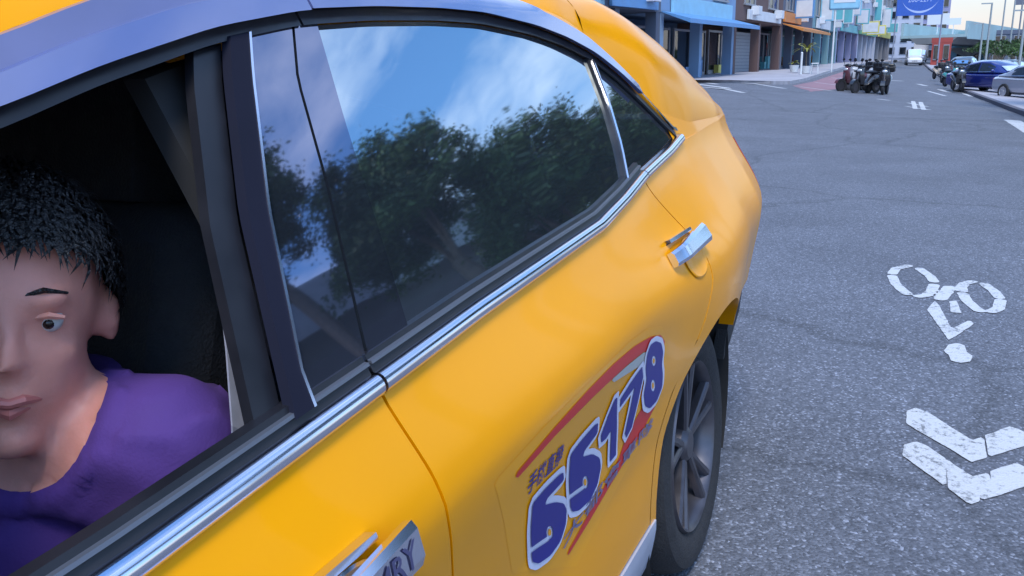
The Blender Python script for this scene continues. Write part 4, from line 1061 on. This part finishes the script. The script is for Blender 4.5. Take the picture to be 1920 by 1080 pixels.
block('building', 1925, 150, 10, 4.4, 'slate', 'low dark building under the viaduct at the picture edge', rows=2, cols=4)

# blue banner on its frame over the street
bp_ = at(1715, 96); bn = empty('street_banner', bp_, rad(3), label='large blue advertising banner with a pale arc hanging over the far street', cat='banner')
bw = 2.05
MB().box((0, 0, 7.8), (.10, bw, 2.7)).build('panel', SIGNB, bn, smooth=False)
MB().tube([(.15, -bw, -.2), (.15, -bw, 10.3)], .07).tube([(.15, bw, -.2), (.15, bw, 10.3)], .07).tube([(.15, -bw, 10.3), (.15, bw, 10.3)], .06).build('frame', mat('frame_grey', (.3, .32, .4), .5, .4), bn)
ARC = mat('banner_arc', (.40, .48, .75), .5)
V = []; F = []
for k in range(25):
    t = rad(200+140*k/24); wd = .12*math.sin(math.pi*k/24)+.01
    for o in (-1, 1): V.append((-.106, -1.75*math.cos(t)*(-1)*-1, 7.15+1.75*math.sin(t)*(1+o*wd*.45)))
for k in range(24): F.append((k*2, k*2+2, k*2+3, k*2+1))
link('banner_arc', me_from(V, F, 'arc', False), bn, ARC)
link('lettering', textmesh('288-2277', lambda u, v: (-.108, 1.1-2.2*u, 6.35+.75*v)), bn, ARC)

# pole sign and plants on the corner
p = at(1560, 66); ps = empty('pole_sign', p, rad(6), label='pale blue shop sign on a thin white pole beside the dark shop', cat='sign')
MB().tube([(0, 0, 0), (0, 0, 5.6)], .06).build('pole', SIGNW, ps); MB().box((-.02, -.55, 4.8), (.12, 1.0, .62)).build('sign_board', SG['cyan'], ps, bevel=.15); MB().box((-.15, -.55, 4.85), (.012, .7, .2)).build('sign_face', SIGNW, ps)
def fan_plant(name, loc, h, label, n=12, col_=LEAFY):
    r = empty(name, loc, label=label, cat='plant'); MB().lathe([(.22, 0), (.30, .42), (.26, .42), (.2, .30), (0, .30)], (0, 0, 0), 'z', 16).build('pot', SIGNW, r)
    MB().tube([(0, 0, .3), (.03, .02, h*.55)], [.05, .035]).build('stem', BARK, r)
    rg = random.Random(4)
    for k in range(n):
        a = 6.28*k/n+rg.uniform(-.2, .2); L_ = h*.45*rg.uniform(.7, 1.1); V = []; up_ = rg.uniform(.3, 1.1)
        for j in range(5):
            t = j/4; R2 = L_*t; z = h*.55+L_*(up_*t-.9*t*t*.8); w_ = .09*math.sin(math.pi*(.15+.8*t))
            for o in (-1, 1): V.append((math.cos(a)*R2-math.sin(a)*w_*o, math.sin(a)*R2+math.cos(a)*w_*o, z))
        link('leaf', me_from(V, [(2*j, 2*j+2, 2*j+3, 2*j+1) for j in range(4)], 'leaf'), r, col_)
    return r
p = at(1512, 56); fan_plant('potted_palm', (p[0], p[1], p[2]+.13), 2.5, 'potted palm with yellow green leaves on the corner pavement')
p = at(1490, 58); fan_plant('potted_plant', (p[0], p[1], p[2]+.13), 1.0, 'small yellow potted plant left of the tall potted palm', 9)
p = at(1503, 53); q = empty('white_post', (p[0], p[1], p[2]+.13), label='short white post standing beside the potted palm', cat='post'); MB().tube([(0, 0, 0), (0, 0, 1.15)], .06).ball((0, 0, 1.17), .07).build('post', SIGNW, q)
p = at(1529, 55); q = empty('stool', (p[0], p[1], p[2]+.13), label='white plastic stool on the pavement right of the potted palm', cat='stool')
MB().box((0, 0, .62), (.2, .2, .03)).build('seat', SIGNW, q, bevel=.02)
for a_, b_ in ((-1, -1), (-1, 1), (1, -1), (1, 1)): MB().tube([(a_*.15, b_*.15, .6), (a_*.2, b_*.2, 0)], .02).build('leg', SIGNW, q)

# ================================================================== SCOOTERS
def scooter(loc, rz, body, label, group, box=False):
    r = empty('scooter', loc, rz, label=label, cat='scooter', group=group)      # faces +x
    for x in (-.62, .66):
        w = MB().lathe([(.155, -.045), (.23, -.05), (.255, -.02), (.255, .02), (.23, .05), (.155, .045)], (x, 0, .255), n=20).build('wheel', RUB, r)
        MB().lathe([(0, -.03), (.15, -.035), (.16, 0), (.15, .035), (0, .03)], (x, 0, .255), n=12).build('hub', ALLOY, w)
    b = MB()
    secs = [(-.85, .62, .10, .08), (-.65, .62, .17, .13), (-.35, .58, .19, .16), (-.1, .46, .17, .13), (.1, .34, .16, .06), (.35, .34, .16, .06)]
    V = []
    for x, z, hw, hh in secs:
        for k in range(12): t = 2*math.pi*k/12; V.append((x, hw*math.cos(t), z+hh*math.sin(t)))
    b.add(V, [(i*12+k, i*12+(k+1) % 12, (i+1)*12+(k+1) % 12, (i+1)*12+k) for i in range(5) for k in range(12)]+[tuple(range(12))]); b.build('body', body, r)
    V = []
    for x, z, hw in ((.36, .34, .18), (.42, .55, .22), (.44, .8, .19), (.38, .98, .12)):
        V += [(x, -hw, z), (x+.07, -hw*.5, z+.01), (x+.09, 0, z+.01), (x+.07, hw*.5, z+.01), (x, hw, z), (x-.04, 0, z)]
    MB().add(V, [(i*6+k, i*6+(k+1) % 6, (i+1)*6+(k+1) % 6, (i+1)*6+k) for i in range(3) for k in range(6)]).build('leg_shield', body, r)
    V = []
    for k in range(9):
        t = rad(20+140*k/8)
        for o in (-.08, .08): V.append((.66+.29*math.cos(t), o, .255+.29*math.sin(t)))
    MB().add(V, [(2*k, 2*k+2, 2*k+3, 2*k+1) for k in range(8)]).build('mudguard', body, r)
    MB().ball((-.33, 0, .79), (.42, .14, .07), 16, 8).build('seat', BLK, r)
    MB().tube([(.66, 0, .255), (.46, 0, .85), (.36, 0, 1.0)], .03).build('fork', ALLOY, r)
    MB().tube([(.30, -.34, 1.02), (.37, -.12, 1.0), (.37, .12, 1.0), (.30, .34, 1.02)], .018).ball((.38, 0, 1.0), (.1, .15, .08)).build('handlebar', BLK, r)
    for s_ in (-1, 1):
        MB().tube([(.33, s_*.24, 1.02), (.34, s_*.3, 1.2)], .008).ball((.34, s_*.31, 1.24), (.012, .075, .05)).build('mirror', BLK, r)
    MB().ball((.49, 0, .86), (.04, .1, .06)).build('headlight', LC, r); MB().ball((-.88, 0, .66), (.03, .09, .04)).build('tail_light', LR, r)
    if box: MB().box((-.82, 0, .98), (.2, .22, .16)).build('top_box', BLK, r, bevel=.05)
    return r
SW_ = mat('scooter_white', (.55, .55, .58), .3, coat=.6, var=.1); SB_ = mat('scooter_black', (.02, .02, .025), .25, coat=.8); SC_ = mat('scooter_cream', (.55, .45, .36), .35, coat=.5); ST_ = mat('scooter_teal', (.05, .32, .32), .35, coat=.5); SX_ = mat('scooter_maroon', (.10, .03, .04), .3, coat=.6)
def sc_at(U, D, dv_, rz, body, label, group, box=False):
    p = at(U, D); return scooter((p[0], p[1], p[2]), rad(rz), body, label, group, box)
gA = 'scooters parked at the left corner'; gB = 'scooters parked beyond the right kerb'
sc_at(1606, 37, 0, 136, SX_, 'dark maroon scooter nearest in the corner row, front wheel to the left', gA, True)
sc_at(1628, 36.0, 0, 148, SB_, 'black scooter with a top box second in the corner row', gA, True)
sc_at(1647, 37.2, 0, 158, SW_, 'second white scooter of the corner row, between two dark ones', gA)
sc_at(1664, 36.5, 0, 176, SB_, 'black scooter at the road end of the corner row, facing the camera', gA, True)
sc_at(1617, 38.5, 0, 142, SW_, 'white scooter half hidden behind the nearest maroon one in the corner row', gA, True)
sc_at(1638, 40.0, 0, 152, SB_, 'black scooter without a box in the back of the corner row', gA)
for U, D, rz, m_, lb, bx in ((1762, 62, 200, SC_, 'cream scooter parked farthest beyond the right kerb', False), (1774, 55, 190, SB_, 'black scooter parked between the cream and the teal one', True),
                         (1788, 50, 205, ST_, 'teal scooter parked in the middle of the right row', False), (1800, 46, 195, SB_, 'black scooter beside the blue car tail', False), (1781, 66, 180, SX_, 'dark scooter behind the teal one beyond the right kerb', True)):
    q = sc_at(U, D, 0, rz, m_, lb, gB, bx); q.location.z += .12

# ================================================================== CARS
def car(loc, rz, paint_, label, van=False, group=None):
    r = empty('van' if van else 'parked_car', loc, rz, label=label, cat='van' if van else 'car', group=group)   # faces +x
    if van:
        low = [(-2.3, .35, .95, .80), (-2.25, .25, 1.0, .86), (0, .22, 1.02, .88), (1.7, .22, 1.0, .86), (2.15, .28, .9, .82), (2.3, .4, .7, .72)]
        top = [(-2.25, 1.0, 1.80, .83, .76), (-2.1, 1.0, 1.92, .85, .76), (0, 1.0, 1.95, .86, .77), (1.0, 1.0, 1.92, .85, .75), (1.75, .98, 1.1, .83, .7)]
    else:
        low = [(-2.28, .45, .82, .66), (-2.2, .30, .93, .78), (-1.8, .22, .98, .86), (-.6, .2, .94, .885), (.9, .2, .92, .885), (1.7, .22, .82, .86), (2.15, .28, .68, .76), (2.3, .4, .58, .6)]
        top = [(-2.0, .95, .97, .72, .66), (-1.55, .93, 1.12, .76, .64), (-1.0, .92, 1.36, .79, .60), (-.3, .92, 1.45, .80, .60), (.25, .92, 1.42, .80, .60), (.75, .92, 1.22, .79, .62), (1.2, .90, .95, .76, .66)]
    V = []; n = 14
    for x, zb, zt_, hw in low:
        for k in range(n):
            t = 2*math.pi*k/n+.1; c, s_ = math.cos(t), math.sin(t); e = .45
            V.append((x, hw*math.copysign(abs(c)**e, c), (zb+zt_)/2+(zt_-zb)/2*math.copysign(abs(s_)**e, s_)))
    m_ = len(low); MB().add(V, [(i*n+k, i*n+(k+1) % n, (i+1)*n+(k+1) % n, (i+1)*n+k) for i in range(m_-1) for k in range(n)]+[tuple(range(n)), tuple((m_-1)*n+k for k in range(n))[::-1]]).build('body', paint_, r)
    V = []
    for x, zb, zt_, hb_, ht in top:
        for y, z in ((-hb_, zb), (-(hb_+ht)/2, (zb+zt_)/2), (-ht, zt_-.05), (-ht*.8, zt_), (ht*.8, zt_), (ht, zt_-.05), ((hb_+ht)/2, (zb+zt_)/2), (hb_, zb)): V.append((x, y, z))
    m_ = len(top); MB().add(V, [(i*8+k, i*8+(k+1) % 8, (i+1)*8+(k+1) % 8, (i+1)*8+k) for i in range(m_-1) for k in range(8)]+[tuple(range(8)), tuple((m_-1)*8+k for k in range(8))[::-1]]).build('cabin', paint_, r)
    for s_ in (-1, 1):
        for xa, xb in (((-1.15, -.28), (-.22, .62)) if not van else ((-1.9, -.5), (-.4, .5), (.6, 1.25))):
            def P_(x, t):
                zb = ipt(x, [(q[0], q[1]) for q in top]); zt_ = ipt(x, [(q[0], q[2]) for q in top]); hb_ = ipt(x, [(q[0], q[3]) for q in top]); ht = ipt(x, [(q[0], q[4]) for q in top])
                z = zb+.05+(zt_-.10-zb-.05)*t; k = (z-zb)/max(.05, zt_-.05-zb); return (x, s_*(hb_+(ht-hb_)*k+.012), z)
            V = [P_(xa+(xb-xa)*i/6, t) for i in range(7) for t in (0, .5, 1)]
            MB().add(V, [(i*3+k, i*3+k+3, i*3+k+4, i*3+k+1) for i in range(6) for k in range(2)]).build('side_window', GLD, r)
            V = [P_(xa+(xb-xa)*i/6, t) for i in range(7) for t in (-.09, -.02)]; V = [(a_, b_+s_*.004, c_) for a_, b_, c_ in V]
            MB().add(V, [(i*2, i*2+2, i*2+3, i*2+1) for i in range(6)]).build('chrome_strip', CHROME, r)
    fr_, rr_ = (top[-2], top[-1]), (top[0], top[2] if not van else top[1])
    for nm, (A_, B_), sg in (('windscreen', fr_, 1), ('rear_window', rr_, -1)):
        V = []
        for i in range(5):
            t = .1+.8*i/4; x = A_[0]+(B_[0]-A_[0])*t; z = ipt(x, [(q[0], q[2]) for q in top])+.012; h_ = ipt(x, [(q[0], q[4]) for q in top])*.86; V += [(x+sg*.01, -h_, z), (x+sg*.015, 0, z+.01), (x+sg*.01, h_, z)]
        MB().add(V, [(i*3+k, i*3+k+1, i*3+k+4, i*3+k+3) for i in range(4) for k in range(2)]).build(nm, GLD, r)
    for x in (-1.38, 1.38):
        for s_ in (-1, 1):
            w = MB().lathe([(.20, -.10), (.30, -.10), (.32, -.07), (.32, .07), (.30, .10), (.2, .1)], (x, s_*.80, .32), n=24).build('wheel', RUB, r)
            rm = MB().lathe([(0, s_*.092), (.04, s_*.10), (.05, s_*.085), (.19, s_*.08), (.205, s_*.102)], (x, s_*.80, .32), n=20)
            for k in range(5): a_ = 6.28*k/5; rm.box((x+.11*math.cos(a_), s_*(.80+.095), .32+.11*math.sin(a_)), (.09, .008, .02), Matrix.Rotation(-a_, 3, 'Y'))
            rm.build('rim', mat('alloy_light', (.5, .5, .54), .3, .7), w)
    for s_ in (-1, 1):
        MB().ball((2.12, s_*.62, .68), (.13, .16, .08)).build('headlight', LC, r); MB().ball((-2.2, s_*.6, .80), (.08, .16, .08)).build('tail_light', LR, r)
        MB().ball((.72, s_*.93, 1.0), (.07, .1, .06)).build('side_mirror', paint_, r)
    MB().box((2.27, 0, .52), (.03, .3, .08)).build('grille', BLK, r)
    return r
CB = mat('car_blue', (.012, .022, .17), .25, .2, coat=1); CS = mat('car_silver', (.36, .38, .45), .3, .5, coat=1); CW = mat('car_white', (.6, .6, .64), .35, coat=.6); CK = mat('car_dark', (.05, .06, .07), .3, .3, coat=1)
def car_at(U, D, rz, p_, lb, van=False, dz=.12):
    p = at(U, D); c = car((p[0], p[1], p[2]+dz), rad(rz), p_, lb, van); return c
c_ = car_at(1870, 47, 222, CB, 'blue sedan parked beyond the right kerb, in front of the other cars')
car_at(1866, 52, 212, CS, 'silver sedan parked directly behind the blue one')
car_at(1972, 41, 215, CS, 'silver grey car cut by the right picture edge beside the blue one')
car_at(1884, 60, 150, CK, 'dark car parked third behind the blue and the silver sedans')
car_at(1806, 70, 165, CK, 'dark car standing between the right scooters and the viaduct pier')
car_at(1713, 118, 184, CW, 'white van coming down the far street below the banner', True, 0)
p = at(1725, 150); bt = car((p[0], p[1], p[2]), rad(180), CW, 'white box truck behind the white van at the end of the street', True); MB().box((-1.2, 0, 2.1), (1.7, 1.05, 1.2)).build('cargo_box', CW, bt, bevel=.05)

# poles, trees and greenery under the viaduct
GM = mat('pole_grey', (.35, .38, .38), .5, .5)
for U, D, h, lb in ((1836, 75, 4.0, 'thin grey pole left of the green trees, shorter one'), (1848, 70, 5.2, 'thin grey pole in front of the green trees, between two others'), (1872, 95, 8, 'tall thin lamp pole rising in front of the viaduct, left one'), (1890, 88, 7, 'tall thin lamp pole rising in front of the viaduct, right one'), (1912, 60, 4.4, 'pale pole beside the car at the picture edge')):
    p = at(U, D); q = empty('lamp_pole', p, label=lb, cat='pole', group='poles under the viaduct'); MB().tube([(0, 0, 0), (0, 0, h)], [.09, .055]).build('pole', GM, q); MB().box((0, .3, h), (.06, .35, .04)).build('arm', GM, q)
for U, D, h, rx, sd_, lb in ((1852, 84, 3.5, 1.7, 11, 'green tree under the viaduct behind the blue car, left one'), (1878, 80, 3.7, 1.8, 12, 'green tree under the viaduct behind the blue car, middle one'), (1905, 86, 3.6, 1.9, 13, 'green tree under the viaduct near the picture edge'), (1935, 70, 3.4, 1.8, 14, 'green tree cut by the right picture edge')):
    tree('tree', at(U, D), h, rx, lb, 'trees under the viaduct', sd_, 26, 34, .14, .12, low=.35)
